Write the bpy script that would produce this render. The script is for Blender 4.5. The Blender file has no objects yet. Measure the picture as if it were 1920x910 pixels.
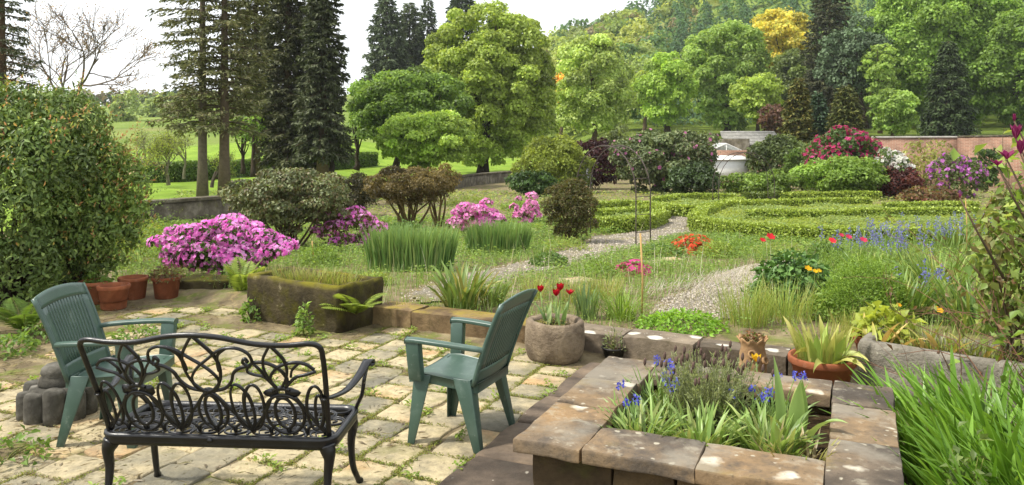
import bpy, math, random
import numpy as np
from mathutils import Vector, noise as mnoise

# ------------------------------------------------------------------ camera, world, sun, exposure
F_PX, H_PX, CAM_Z = 1500.0, 258.0, 1.85          # focal length and horizon row of the 1920 x 910 photograph, eye height
scene = bpy.context.scene
COL = scene.collection
R = math.radians
cam_d = bpy.data.cameras.new('camera'); cam = bpy.data.objects.new('camera', cam_d); COL.objects.link(cam)
cam_d.sensor_width = 36.0; cam_d.lens = 36.0 * F_PX / 1920.0
cam_d.shift_y = -(455.0 - H_PX) / 1920.0
cam_d.clip_start = 0.05; cam_d.clip_end = 4000
cam.location = (0, 0, CAM_Z); cam.rotation_euler = (R(90), 0, 0)
scene.camera = cam

SUN_DIR = Vector((-0.62, -0.16, 0.92)).normalized()   # towards the sun
world = bpy.data.worlds.new('World'); scene.world = world; world.use_nodes = True
wn, wl = world.node_tree.nodes, world.node_tree.links
wn.clear()
w_out = wn.new('ShaderNodeOutputWorld'); w_bg = wn.new('ShaderNodeBackground')
w_sky = wn.new('ShaderNodeTexSky'); w_sky.sky_type = 'NISHITA'; w_sky.sun_disc = False
w_sky.sun_elevation = math.asin(SUN_DIR.z); w_sky.sun_rotation = math.atan2(SUN_DIR.x, SUN_DIR.y)
w_sky.air_density = 1.0; w_sky.dust_density = 2.0; w_sky.ozone_density = 1.0
w_mix = wn.new('ShaderNodeMix'); w_mix.data_type = 'RGBA'
w_mix.inputs[0].default_value = 0.88                  # thin bright cloud over the blue
w_mix.inputs[7].default_value = (7.2, 7.35, 7.5, 1)
wl.new(w_sky.outputs[0], w_mix.inputs[6]); wl.new(w_mix.outputs[2], w_bg.inputs[0])
w_bg.inputs[1].default_value = 0.125
wl.new(w_bg.outputs[0], w_out.inputs[0])
sun_d = bpy.data.lights.new('sun', 'SUN'); sun_d.energy = 3.5; sun_d.angle = R(6); sun_d.color = (1.0, 0.95, 0.86)
sun = bpy.data.objects.new('sun', sun_d); COL.objects.link(sun)
sun.rotation_euler = SUN_DIR.to_track_quat('Z', 'Y').to_euler()
vs = scene.view_settings
vs.view_transform = 'Standard'; vs.look = 'None'; vs.exposure = 0.8; vs.gamma = 1.0; vs.use_curve_mapping = False
scene.cycles.use_denoising = True
scene.cycles.max_bounces = 8; scene.cycles.diffuse_bounces = 4; scene.cycles.glossy_bounces = 3
scene.cycles.transmission_bounces = 4; scene.cycles.transparent_max_bounces = 6
scene.cycles.caustics_reflective = False; scene.cycles.caustics_refractive = False

# ------------------------------------------------------------------ small helpers
def srgb(h):
    h = h.lstrip('#'); c = [int(h[i:i+2], 16) / 255 for i in (0, 2, 4)]
    return np.array([x / 12.92 if x <= .04045 else ((x + .055) / 1.055) ** 2.4 for x in c])
def unit(a):
    return a / np.maximum(np.linalg.norm(a, axis=-1, keepdims=True), 1e-9)
def RNG(s): return np.random.default_rng(s)
def sstep(t):
    t = np.clip(t, 0, 1); return t * t * (3 - 2 * t)
_h = RNG(7).random(4096)
def vnoise(p):                                       # value noise, p (N,3) -> (N,) in -1..1
    p = np.asarray(p, float); i = np.floor(p).astype(int); f = p - i; f = f * f * (3 - 2 * f)
    def hsh(a, b, c): return _h[(a * 73 + b * 1579 + c * 3343) & 4095]
    r = 0
    for dx in (0, 1):
        for dy in (0, 1):
            for dz in (0, 1):
                w = (f[:, 0] if dx else 1 - f[:, 0]) * (f[:, 1] if dy else 1 - f[:, 1]) * (f[:, 2] if dz else 1 - f[:, 2])
                r = r + w * hsh(i[:, 0] + dx, i[:, 1] + dy, i[:, 2] + dz)
    return r * 2 - 1
def fbm(p, o=3):
    r = 0; a = 1; s = 0; p = np.asarray(p, float)
    for k in range(o):
        r = r + a * vnoise(p * 2 ** k + 17.3 * k); s += a; a *= .5
    return r / s

class MB:
    """collects vertices, faces and a colour per vertex, links them as one mesh object"""
    def __init__(s): s.v = []; s.t = []; s.q = []; s.n = []; s.c = []; s.k = 0
    def add(s, v, tris=None, quads=None, ngons=None, col=(.5, .5, .5)):
        v = np.asarray(v, float).reshape(-1, 3); b = s.k
        s.v.append(v); s.k += len(v)
        c = np.asarray(col, float)
        if c.ndim == 1: c = np.broadcast_to(c, (len(v), 3))
        s.c.append(c)
        if tris is not None and len(tris): s.t.append(np.asarray(tris, np.int64) + b)
        if quads is not None and len(quads): s.q.append(np.asarray(quads, np.int64) + b)
        for g in (ngons or []): s.n.append(np.asarray(g, np.int64) + b)
        return b
    def mesh(s, name, mat, smooth=False):
        me = bpy.data.meshes.new(name)
        if not s.v: return me
        v = np.concatenate(s.v); c = np.concatenate(s.c)
        t = np.concatenate(s.t) if s.t else np.zeros((0, 3), np.int64)
        q = np.concatenate(s.q) if s.q else np.zeros((0, 4), np.int64)
        loops = np.concatenate([t.ravel(), q.ravel()] + s.n)
        tot = np.concatenate([np.full(len(t), 3), np.full(len(q), 4), np.array([len(g) for g in s.n], int)]).astype(np.int32)
        st = np.concatenate([[0], np.cumsum(tot)[:-1]]).astype(np.int32)
        me.vertices.add(len(v)); me.vertices.foreach_set('co', v.astype(np.float32).ravel())
        me.loops.add(len(loops)); me.loops.foreach_set('vertex_index', loops.astype(np.int32))
        me.polygons.add(len(tot)); me.polygons.foreach_set('loop_start', st); me.polygons.foreach_set('loop_total', tot)
        if smooth: me.polygons.foreach_set('use_smooth', np.ones(len(tot), bool))
        a = me.color_attributes.new('Col', 'FLOAT_COLOR', 'POINT')
        a.data.foreach_set('color', np.concatenate([c, np.ones((len(c), 1))], 1).astype(np.float32).ravel())
        me.update(calc_edges=True); me.validate()
        if mat is not None: me.materials.append(mat)
        return me
    def build(s, name, mat, parent=None, smooth=False):
        o = bpy.data.objects.new(name, s.mesh(name, mat, smooth)); COL.objects.link(o)
        if parent is not None: o.parent = parent
        return o

def tag(o, label=None, cat=None, group=None, kind=None):
    if label: o['label'] = label
    if cat: o['category'] = cat
    if group: o['group'] = group
    if kind: o['kind'] = kind
    return o
def thing(name, label, cat, loc=(0, 0, 0), rz=0.0, group=None):
    o = bpy.data.objects.new(name, None); COL.objects.link(o)
    o.location = loc; o.rotation_euler = (0, 0, rz); o.empty_display_size = .1
    return tag(o, label, cat, group)
def copy_tree(o, parent=None):
    c = o.copy(); COL.objects.link(c); c.parent = parent
    for ch in list(o.children): copy_tree(ch, c)
    return c

# ---- shapes
def frames(pts):
    pts = np.asarray(pts, float); t = unit(np.gradient(pts, axis=0))
    a = np.array([0, 0, 1.0]) if abs(t[0, 2]) < .9 else np.array([1.0, 0, 0])
    n = np.zeros_like(pts); n[0] = unit(np.cross(t[0], np.cross(a, t[0])))
    for i in range(1, len(pts)):
        k = n[i - 1] - t[i] * np.dot(n[i - 1], t[i]); n[i] = unit(k)
    return t, n, np.cross(t, n)
def tube(mb, pts, r, sides=6, col=(.5, .5, .5), cap=True, flat=1.0):
    pts = np.asarray(pts, float); m = len(pts); r = np.broadcast_to(np.asarray(r, float), (m,))
    t, n, b = frames(pts); a = np.arange(sides) * 2 * np.pi / sides
    ring = pts[:, None] + r[:, None, None] * (np.cos(a)[None, :, None] * n[:, None] + flat * np.sin(a)[None, :, None] * b[:, None])
    i = np.arange(m - 1)[:, None] * sides + np.arange(sides)[None]; j = np.arange(m - 1)[:, None] * sides + (np.arange(sides)[None] + 1) % sides
    q = np.stack([i, j, j + sides, i + sides], -1).reshape(-1, 4)
    ng = [list(range(sides))[::-1], list(range((m - 1) * sides, m * sides))] if cap else None
    c = np.asarray(col, float)
    if c.ndim == 2: c = np.repeat(c, sides, 0)
    mb.add(ring.reshape(-1, 3), quads=q, ngons=ng, col=c)
def lathe(mb, prof, n=40, c=(0, 0, 0), col=(.5, .5, .5), wob=0.0, seed=0):
    prof = np.asarray(prof, float); m = len(prof); a = np.arange(n) * 2 * np.pi / n
    rr = prof[:, 0][:, None] * np.ones(n)[None]
    v = np.stack([rr * np.cos(a), rr * np.sin(a), prof[:, 1][:, None] * np.ones(n)], -1).reshape(-1, 3)
    if wob: v[:, :2] *= (1 + wob * fbm(v * 5 + seed * 9.1))[:, None]; v[:, 2] += wob * .3 * fbm(v * 6 + 40 + seed)
    v += np.asarray(c)
    i = np.arange(m - 1)[:, None] * n + np.arange(n)[None]; j = np.arange(m - 1)[:, None] * n + (np.arange(n)[None] + 1) % n
    q = np.stack([i, j, j + n, i + n], -1).reshape(-1, 4)
    mb.add(v, quads=q, ngons=[list(range(n))[::-1], list(range((m - 1) * n, m * n))], col=col)
def rock(mb, size, c=(0, 0, 0), rz=0.0, sub=8, rnd=.02, amp=.01, freq=6, seed=0, taper=0.0, col=(.5, .5, .5)):
    """rounded, uneven block: size = full extents, base at c.z"""
    sx, sy, sz = [s / 2 for s in size]; g = np.linspace(-1, 1, sub + 1); vs_, qs = [], []; k = 0
    for ax in range(3):
        for sg in (-1, 1):
            a, b = np.meshgrid(g, g, indexing='ij'); o = np.full_like(a, sg)
            p = [None] * 3; p[ax] = o; p[(ax + 1) % 3] = a; p[(ax + 2) % 3] = b
            vs_.append(np.stack(p, -1).reshape(-1, 3)); n = sub + 1
            i = (np.arange(sub)[:, None] * n + np.arange(sub)[None]).ravel()
            q = np.stack([i, i + n, i + n + 1, i + 1], -1)
            if sg < 0: q = q[:, ::-1]
            qs.append(q + k); k += n * n
    v = np.concatenate(vs_) * np.array([sx, sy, sz]); inner = np.clip(v, -np.array([sx - rnd, sy - rnd, sz - rnd]), np.array([sx - rnd, sy - rnd, sz - rnd]))
    v = inner + unit(v - inner) * rnd * (np.linalg.norm(v - inner, axis=1, keepdims=True) > 1e-9)
    if taper: v[:, :2] *= (1 + taper * (v[:, 2:3] / sz))
    w = v * freq + seed * 13.7
    v = v + amp * np.stack([fbm(w), fbm(w + 31), fbm(w + 67)], -1)
    v[:, 2] += sz; cz, sn = math.cos(rz), math.sin(rz)
    v = np.stack([v[:, 0] * cz - v[:, 1] * sn, v[:, 0] * sn + v[:, 1] * cz, v[:, 2]], -1) + np.asarray(c)
    mb.add(v, quads=np.concatenate(qs), col=col)
def box(mb, x0, x1, y0, y1, z0, z1, col=(.5, .5, .5)):
    v = [(x, y, z) for z in (z0, z1) for y in (y0, y1) for x in (x0, x1)]
    mb.add(v, quads=[(0, 2, 3, 1), (4, 5, 7, 6), (0, 1, 5, 4), (2, 6, 7, 3), (0, 4, 6, 2), (1, 3, 7, 5)], col=col)
def leaves(mb, P, D, N, L, W, col, fold=.18, droop=.1, wide=.45):
    n = len(P)
    if n == 0: return
    D = unit(D); S = unit(np.cross(D, N)); U = np.cross(S, D)
    L = np.broadcast_to(L, (n,))[:, None]; W = np.broadcast_to(W, (n,))[:, None]
    m = P + D * L * wide + U * W * fold
    v = np.stack([P, m + S * W * .5, P + D * L - U * L * droop, m - S * W * .5], 1).reshape(-1, 3)
    b = np.arange(n) * 4
    t = np.concatenate([np.stack([b, b + 1, b + 2], -1), np.stack([b, b + 2, b + 3], -1)])
    mb.add(v, tris=t, col=np.repeat(col, 4, 0))
PROF = {'grass': lambda t: (1 - t) ** .55, 'iris': lambda t: np.minimum(1, .7 + t) * np.clip((1 - t) * 3.2, 0, 1) ** .7,
        'tulip': lambda t: np.clip(np.sin(np.pi * np.clip(t, 0, 1) ** .75), .0, 1) * .9 + .25 * (1 - t),
        'lens': lambda t: np.sin(np.pi * np.clip(t, 0.02, 1))}
def blades(mb, P, az, L, W, lean, curl, segs, col, prof='grass', V=0.0, tip=None, twist=0.0, cexp=1.3):
    n = len(P)
    if n == 0: return
    f = lambda a: np.broadcast_to(np.asarray(a, float), (n,))
    az, L, W, lean, curl = f(az), f(L), f(W), f(lean), f(curl); tw = f(twist)
    ca, sa = np.cos(az), np.sin(az); pos = np.array(P, float); rings, cols = [], []
    for i in range(segs + 1):
        t = i / segs; th = lean + curl * t ** cexp
        d = np.stack([np.sin(th) * ca, np.sin(th) * sa, np.cos(th)], -1)
        nn = np.stack([-np.cos(th) * ca, -np.cos(th) * sa, np.sin(th)], -1)
        s0 = np.stack([-sa, ca, 0 * ca], -1); s = s0 * np.cos(tw * t)[:, None] + nn * np.sin(tw * t)[:, None]
        w = (W * PROF[prof](np.array(t)) * .5)[:, None]
        rings += [pos + s * w, pos - s * w] if not V else [pos + s * w + nn * w * V, pos, pos - s * w + nn * w * V]
        c = col if tip is None else col * (1 - t ** 2) + tip * t ** 2
        cols += [c] * (3 if V else 2)
        pos = pos + d * (L / segs)[:, None]
    k = 3 if V else 2; m = k * (segs + 1)
    v = np.stack(rings, 1).reshape(-1, 3); c = np.stack(cols, 1).reshape(-1, 3); b = (np.arange(n) * m)[:, None]
    q = []
    for i in range(segs):
        for j in range(k - 1):
            a0 = k * i + j; q.append(b + np.array([[a0, a0 + 1, a0 + k + 1, a0 + k]]))
    mb.add(v, quads=np.concatenate(q), col=c)
def pal(rng, n, cols, jit=.18):
    """n colours mixed from a palette of leaf colours"""
    cs = np.array([srgb(c) if isinstance(c, str) else np.asarray(c) for c in cols])
    i = rng.integers(0, len(cs), n); j = rng.integers(0, len(cs), n); t = rng.random((n, 1))
    return (cs[i] * t + cs[j] * (1 - t)) * (1 + jit * rng.normal(size=(n, 1))).clip(.45, 1.7)
def sph(rng, n):
    return unit(rng.normal(size=(n, 3)))

# ------------------------------------------------------------------ materials
def new_mat(name):
    m = bpy.data.materials.new(name); m.use_nodes = True; nt = m.node_tree; nt.nodes.clear()
    return m, nt.nodes, nt.links
def leaf_mat(name, trans=.35, rough=.5, spec=.35, tint=(1.12, 1.05, .62), hue=.497, sat=.95, noise=.0):
    m, n, l = new_mat(name)
    o = n.new('ShaderNodeOutputMaterial'); p = n.new('ShaderNodeBsdfPrincipled'); tr = n.new('ShaderNodeBsdfTranslucent'); mx = n.new('ShaderNodeMixShader')
    a = n.new('ShaderNodeAttribute'); a.attribute_name = 'Col'
    mu = n.new('ShaderNodeMix'); mu.data_type = 'RGBA'; mu.blend_type = 'MULTIPLY'; mu.inputs[0].default_value = 1; mu.inputs[7].default_value = (*tint, 1)
    hs = n.new('ShaderNodeHueSaturation'); hs.inputs['Hue'].default_value = hue; hs.inputs['Saturation'].default_value = sat; l.new(a.outputs[0], hs.inputs['Color'])
    l.new(hs.outputs[0], mu.inputs[6]); l.new(hs.outputs[0], p.inputs['Base Color']); l.new(mu.outputs[2], tr.inputs[0])
    p.inputs['Roughness'].default_value = rough; p.inputs['Specular IOR Level'].default_value = spec
    mx.inputs[0].default_value = trans
    l.new(p.outputs[0], mx.inputs[1]); l.new(tr.outputs[0], mx.inputs[2]); l.new(mx.outputs[0], o.inputs[0])
    return m
def ramp(n, stops, interp='LINEAR'):
    r = n.new('ShaderNodeValToRGB'); r.color_ramp.interpolation = interp; e = r.color_ramp.elements
    while len(e) > 1: e.remove(e[-1])
    for i, (p, c) in enumerate(stops):
        k = e[0] if i == 0 else e.new(p); k.position = p
        c = srgb(c) if isinstance(c, str) else c; k.color = (*c, 1)
    return r
def noise_n(n, l, co, scale, detail=4, rough=.55, dist=0.0):
    t = n.new('ShaderNodeTexNoise'); t.inputs['Scale'].default_value = scale; t.inputs['Detail'].default_value = detail
    t.inputs['Roughness'].default_value = rough; t.inputs['Distortion'].default_value = dist
    l.new(co, t.inputs['Vector']); return t
def mix_c(n, l, fac, a, b, mode='MIX'):
    m = n.new('ShaderNodeMix'); m.data_type = 'RGBA'; m.blend_type = mode
    for s, x in ((0, fac), (6, a), (7, b)):
        if isinstance(x, (int, float)): m.inputs[s].default_value = x
        elif isinstance(x, (tuple, list, np.ndarray)): m.inputs[s].default_value = (*x, 1)
        elif isinstance(x, str): m.inputs[s].default_value = (*srgb(x), 1)
        else: l.new(x, m.inputs[s])
    return m.outputs[2]
def math_n(n, l, op, a, b=None, clamp=False):
    m = n.new('ShaderNodeMath'); m.operation = op; m.use_clamp = clamp
    for s, x in ((0, a), (1, b)):
        if x is None: continue
        if isinstance(x, (int, float)): m.inputs[s].default_value = x
        else: l.new(x, m.inputs[s])
    return m.outputs[0]
def surf(name, stops, scale=4, rough=.85, spec=.3, bump=.3, bscale=30, layers=(), objrand=0.0, coords='Object', metallic=0.0, bdist=.01, mottle=None):
    """stone / soil / wood style surface: a noise ramp, then layers (scale, lo, hi, colour, amount, upward-facing only, kind)"""
    m, n, l = new_mat(name)
    o = n.new('ShaderNodeOutputMaterial'); p = n.new('ShaderNodeBsdfPrincipled'); l.new(p.outputs[0], o.inputs[0])
    co = n.new('ShaderNodeNewGeometry').outputs['Position'] if coords == 'World' else n.new('ShaderNodeTexCoord').outputs[coords]
    if objrand:
        oi = n.new('ShaderNodeObjectInfo'); va = n.new('ShaderNodeVectorMath'); va.operation = 'ADD'
        sc_ = n.new('ShaderNodeVectorMath'); sc_.operation = 'SCALE'; cmb = n.new('ShaderNodeCombineXYZ')
        for k in range(3): l.new(oi.outputs['Random'], cmb.inputs[k])
        l.new(cmb.outputs[0], sc_.inputs[0]); sc_.inputs['Scale'].default_value = 41.0
        l.new(co, va.inputs[0]); l.new(sc_.outputs[0], va.inputs[1]); co = va.outputs[0]
    nz = noise_n(n, l, co, scale, 6, .6, .3)
    fac = nz.outputs[0]
    if objrand:
        s = math_n(n, l, 'MULTIPLY_ADD', oi.outputs['Random'], objrand)
        s.node.inputs[2].default_value = -objrand / 2
        fac = math_n(n, l, 'ADD', fac, s)
    r = ramp(n, stops); l.new(fac, r.inputs[0]); c = r.outputs[0]
    if mottle:
        mo = noise_n(n, l, co, mottle, 5, .7); mr = ramp(n, [(.3, (.72, .72, .72)), (.7, (1.2, 1.2, 1.2))]); l.new(mo.outputs[0], mr.inputs[0])
        c = mix_c(n, l, 1.0, c, mr.outputs[0], 'MULTIPLY')
    for (sc2, lo, hi, colr, amt, up, kind) in layers:
        if kind == 'vor':
            t = n.new('ShaderNodeTexVoronoi'); t.inputs['Scale'].default_value = sc2; t.feature = 'F1'
            wv = noise_n(n, l, co, sc2 * 1.7, 3); va2 = n.new('ShaderNodeVectorMath'); va2.operation = 'MULTIPLY_ADD'
            l.new(wv.outputs[1], va2.inputs[0]); va2.inputs[1].default_value = (.5 / sc2,) * 3; l.new(co, va2.inputs[2])
            l.new(va2.outputs[0], t.inputs['Vector']); src = t.outputs['Distance']
            big = noise_n(n, l, co, sc2 * .45, 2); src = math_n(n, l, 'ADD', src, math_n(n, l, 'MULTIPLY', big.outputs[0], .55))
            mr2 = n.new('ShaderNodeMapRange'); mr2.inputs[1].default_value = hi; mr2.inputs[2].default_value = lo
        else:
            src = noise_n(n, l, co, sc2, 6, .65).outputs[0]
            mr2 = n.new('ShaderNodeMapRange'); mr2.inputs[1].default_value = lo; mr2.inputs[2].default_value = hi
        mr2.clamp = True; mr2.inputs[3].default_value = 0; mr2.inputs[4].default_value = amt
        l.new(src, mr2.inputs[0]); f = mr2.outputs[0]
        if up:
            g = n.new('ShaderNodeNewGeometry'); sx = n.new('ShaderNodeSeparateXYZ'); l.new(g.outputs['Normal'], sx.inputs[0])
            m3 = n.new('ShaderNodeMapRange'); m3.clamp = True; m3.inputs[1].default_value = .15; m3.inputs[2].default_value = .75
            l.new(sx.outputs[2], m3.inputs[0]); f = math_n(n, l, 'MULTIPLY', f, m3.outputs[0])
        c = mix_c(n, l, f, c, colr)
    l.new(c, p.inputs['Base Color']); p.inputs['Roughness'].default_value = rough; p.inputs['Specular IOR Level'].default_value = spec
    p.inputs['Metallic'].default_value = metallic
    if bump:
        bt = noise_n(n, l, co, bscale, 8, .65); bn = n.new('ShaderNodeBump'); bn.inputs['Strength'].default_value = bump; bn.inputs['Distance'].default_value = bdist
        l.new(bt.outputs[0], bn.inputs['Height']); l.new(bn.outputs[0], p.inputs['Normal'])
    return m
def attr_mat(name, rough=.8, spec=.3, bump=.3, bscale=20, coords='Object', bdist=.01, mot=(.7, 1.25)):
    """surface whose own colour is stored per vertex, with fine mottling"""
    m, n, l = new_mat(name); o = n.new('ShaderNodeOutputMaterial'); p = n.new('ShaderNodeBsdfPrincipled'); l.new(p.outputs[0], o.inputs[0])
    a = n.new('ShaderNodeAttribute'); a.attribute_name = 'Col'; co = n.new('ShaderNodeTexCoord').outputs[coords]
    t = noise_n(n, l, co, bscale * .5, 6, .65); r = ramp(n, [(.3, (mot[0],) * 3), (.7, (mot[1],) * 3)]); l.new(t.outputs[0], r.inputs[0])
    l.new(mix_c(n, l, 1.0, a.outputs[0], r.outputs[0], 'MULTIPLY'), p.inputs['Base Color'])
    p.inputs['Roughness'].default_value = rough; p.inputs['Specular IOR Level'].default_value = spec
    bt = noise_n(n, l, co, bscale, 6, .65); bn = n.new('ShaderNodeBump'); bn.inputs['Strength'].default_value = bump; bn.inputs['Distance'].default_value = bdist
    l.new(bt.outputs[0], bn.inputs['Height']); l.new(bn.outputs[0], p.inputs['Normal'])
    return m

M_LEAF = leaf_mat('leaf', .5, .45, .35)
M_GLOSSY = leaf_mat('leaf_glossy', .3, .45, .35)
M_NEEDLE = leaf_mat('needle', .15, .6, .25, (1.05, 1.05, .7))
M_BLADE = leaf_mat('blade', .38, .4, .4)
M_PETAL = leaf_mat('petal', .45, .6, .2, (1.15, 1.0, 1.1), .5, 1.0)
M_BARK = attr_mat('bark', .9, .2, .6, 14, bdist=.03)
M_CORE = attr_mat('hedge_core', .95, .1, .5, 20)

# ------------------------------------------------------------------ terrain
K0 = np.array([-1.41, 7.96]); KV = np.array([.8914, -.4532]); KN = np.array([.4532, .8914])   # kerb line and its normal, away from the camera
U = np.array([math.cos(R(66.5)), math.sin(R(66.5))]); V = np.array([U[1], -U[0]])           # paving directions
def kerb_s(x, y): return (x - K0[0]) * KN[0] + (y - K0[1]) * KN[1]
def ridge(x): return np.interp(x, [-400, -120, -60, -10, 10, 46, 90, 160, 260, 600], [14, 8, 8, 19, 27, 39, 60, 92, 118, 140])
def gz(x, y):
    x = np.asarray(x, float); y = np.asarray(y, float)
    g = np.interp(y, [4, 9, 12, 17, 30, 45, 70, 110], [.14, .10, -.12, -.45, -.8, -1.1, -1.3, -.6])
    t = sstep((kerb_s(x, y) - .03) / .25)
    g = np.where(y < 20, -.010 * (1 - t) + g * t, g)
    g = g + sstep((-x - 4) / 18) * .062 * np.maximum(0, y - 62) * (y < 1e9) - np.maximum(0, y - 280) * .03 * sstep((-x - 4) / 18)
    g = g + sstep((x - 5) / 14) * .055 * np.clip(y - 56, 0, 90)
    g = g + sstep((y - 125) / 190) * ridge(x) * sstep((x + 90) / 70)
    return g
def gp(px, py):
    """ground point seen at a photograph pixel"""
    lo, hi = 2.0, 400.0; k = (px - 960) / F_PX
    for y in np.concatenate([np.arange(2.5, 30, .05), np.arange(30, 400, .25)]):
        if 258 + F_PX * (CAM_Z - float(gz(k * y, y))) / y <= py: lo = y; break
    else: lo = 400
    return np.array([k * lo, lo, float(gz(k * lo, lo))])
def at(px, y): return (px - 960) / F_PX * y
def zt(py, y): return CAM_Z - (py - H_PX) * y / F_PX

def nonuni(a, fine, step, grow, lim):
    r = list(np.arange(a, fine, step)); s = step
    while r[-1] < lim: s *= grow; r.append(r[-1] + s)
    return r
xs = nonuni(0, 7, .14, 1.09, 700); xs = np.array([-x for x in xs[:0:-1]] + xs)
ys = np.array([-6, -3, 0, 1, 1.5] + nonuni(2, 14, .14, 1.05, 900))
gx, gy = np.meshgrid(xs, ys, indexing='ij'); g0 = gz(gx, gy)
near = (gy < 60)
g0 = g0 + np.where(near, .015 * np.where(kerb_s(gx, gy) < 0, .3, 1.0) * fbm(np.stack([gx.ravel() * 1.7, gy.ravel() * 1.7, 0 * gx.ravel()], -1)).reshape(gx.shape), 0)
def grid_mesh(mb, X, Y, Z, col=(.5, .5, .5), keep=None):
    a, b = X.shape; i = (np.arange(a - 1)[:, None] * b + np.arange(b - 1)[None])
    q = np.stack([i, i + b, i + b + 1, i + 1], -1).reshape(-1, 4)
    if keep is not None: q = q[keep.ravel()]
    mb.add(np.stack([X, Y, Z], -1).reshape(-1, 3), quads=q, col=col)
M_SOIL = surf('soil', [(.3, '#544a3a'), (.5, '#73674f'), (.62, '#85795e'), (.75, '#908568')], 3.5, .95, .1, .7, 60, coords='World', bdist=.02,
              layers=[(2.3, .5, .62, '#5d6b26', .75, False, 'n'), (9, .55, .7, '#a08d63', .6, False, 'n')])
M_FIELD = surf('field_grass', [(.3, '#56682a'), (.5, '#667832'), (.7, '#788644')], .08, .95, .1, .5, 2, coords='World', bdist=.2,
               layers=[(.03, .54, .66, '#7d7a4a', .7, False, 'n'), (.35, .55, .8, '#6f8438', .6, False, 'n')])
mb = MB(); grid_mesh(mb, gx, gy, g0, keep=(gy[:-1, :-1] < 62)); o = mb.build('ground', M_SOIL, None, True); tag(o, kind='structure')
mb = MB(); grid_mesh(mb, gx, gy, g0, keep=(gy[:-1, :-1] >= 62) ); o = mb.build('hill', M_FIELD, None, True); tag(o, kind='structure')

def sheet(name, poly, mat, lift, step, kind='structure', edge=.0):
    """ground cover following the terrain inside a polygon, lifted a little above it"""
    poly = np.array(poly, float); x0, y0 = poly.min(0); x1, y1 = poly.max(0)
    X, Y = np.meshgrid(np.arange(x0 - step, x1 + step, step), np.arange(y0 - step, y1 + step, step), indexing='ij')
    w = np.stack([X.ravel() * .9, Y.ravel() * .9, 0 * X.ravel()], -1)
    qx = X + (edge * fbm(w)).reshape(X.shape); qy = Y + (edge * fbm(w + 50)).reshape(X.shape)
    ins = inside(poly, qx, qy)
    k = ins[:-1, :-1] & ins[1:, :-1] & ins[:-1, 1:] & ins[1:, 1:]
    Z = gz(X, Y) + .015 * fbm(np.stack([X.ravel() * 1.7, Y.ravel() * 1.7, 0 * X.ravel()], -1)).reshape(X.shape) + lift
    m = MB(); grid_mesh(m, X, Y, Z, keep=k); o = m.build(name, mat, None, True); tag(o, kind=kind); return o
def inside(poly, X, Y):
    r = np.zeros(np.shape(X), bool); n = len(poly); j = n - 1
    for i in range(n):
        xi, yi = poly[i]; xj, yj = poly[j]
        c = ((yi > Y) != (yj > Y)) & (X < (xj - xi) * (Y - yi) / (yj - yi + 1e-12) + xi); r ^= c; j = i
    return r
def pxpoly(pts): return [tuple(gp(a, b)[:2]) for a, b in pts]
M_GRAVEL = surf('gravel', [(.3, '#5f594e'), (.5, '#7d7668'), (.7, '#988f82')], 90, .95, .15, .9, 140, coords='World', bdist=.015, mottle=55,
                layers=[(1.6, .5, .66, '#77713f', .75, False, 'n'), (14, .6, .72, '#5c5a34', .55, False, 'n')])
M_LAWN = surf('lawn_grass', [(.3, '#627c26'), (.5, '#728c2e'), (.7, '#849c38')], .5, .95, .1, .6, 9, coords='World', bdist=.05,
              mottle=3, layers=[(.16, .5, .7, '#7c8c34', .6, False, 'n'), (1.2, .58, .75, '#4e681e', .5, False, 'n')])
PATH = pxpoly([(740, 560), (780, 543), (840, 524), (920, 506), (1010, 486), (1085, 464), (1110, 446), (1180, 438), (1240, 416), (1262, 402), (1330, 392), (1345, 396), (1300, 412),
               (1292, 438), (1230, 458), (1160, 475), (1080, 498), (1010, 512), (955, 530), (900, 547), (840, 566), (780, 572)])
sheet('gravel_path', PATH, M_GRAVEL, .016, .06, edge=.35)
PATH2 = pxpoly([(1215, 596), (1240, 565), (1290, 548), (1340, 520), (1400, 500), (1480, 490), (1500, 505), (1430, 535), (1420, 560), (1400, 585), (1330, 606), (1250, 606)])
sheet('gravel_clearing', PATH2, M_GRAVEL, .016, .06, edge=.3)
sheet('lawn', [(-9.6, 19.5), (-8.0, 27), (-5.0, 40), (-1.0, 54), (1.5, 61.9), (-60, 61.9), (-60, 22)], M_LAWN, .03, .5)
LAWN2 = [(-45, 62), (8, 62), (16, 80), (10, 100), (-30, 100), (-45, 80)]
sheet('far_lawn', LAWN2, M_LAWN, .06, 1.2)
sheet('woodland_floor', [(6, 58), (70, 58), (120, 140), (14, 140)], surf('leaf_litter', [(.3, '#38401a'), (.6, '#5a6a22'), (.8, '#6f7f2c')], .4, .95, .1, .6, 6, coords='World', bdist=.1), .10, 1.5)
sheet('ploughed_strip', [(-32, 63), (-17.5, 63), (-20, 74), (-40, 74)], surf('ploughed_earth', [(.3, '#7d6a4c'), (.6, '#a08a63'), (.8, '#b09a70')], .6, .95, .1, .6, 6, coords='World', bdist=.1), .12, .8)

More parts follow.
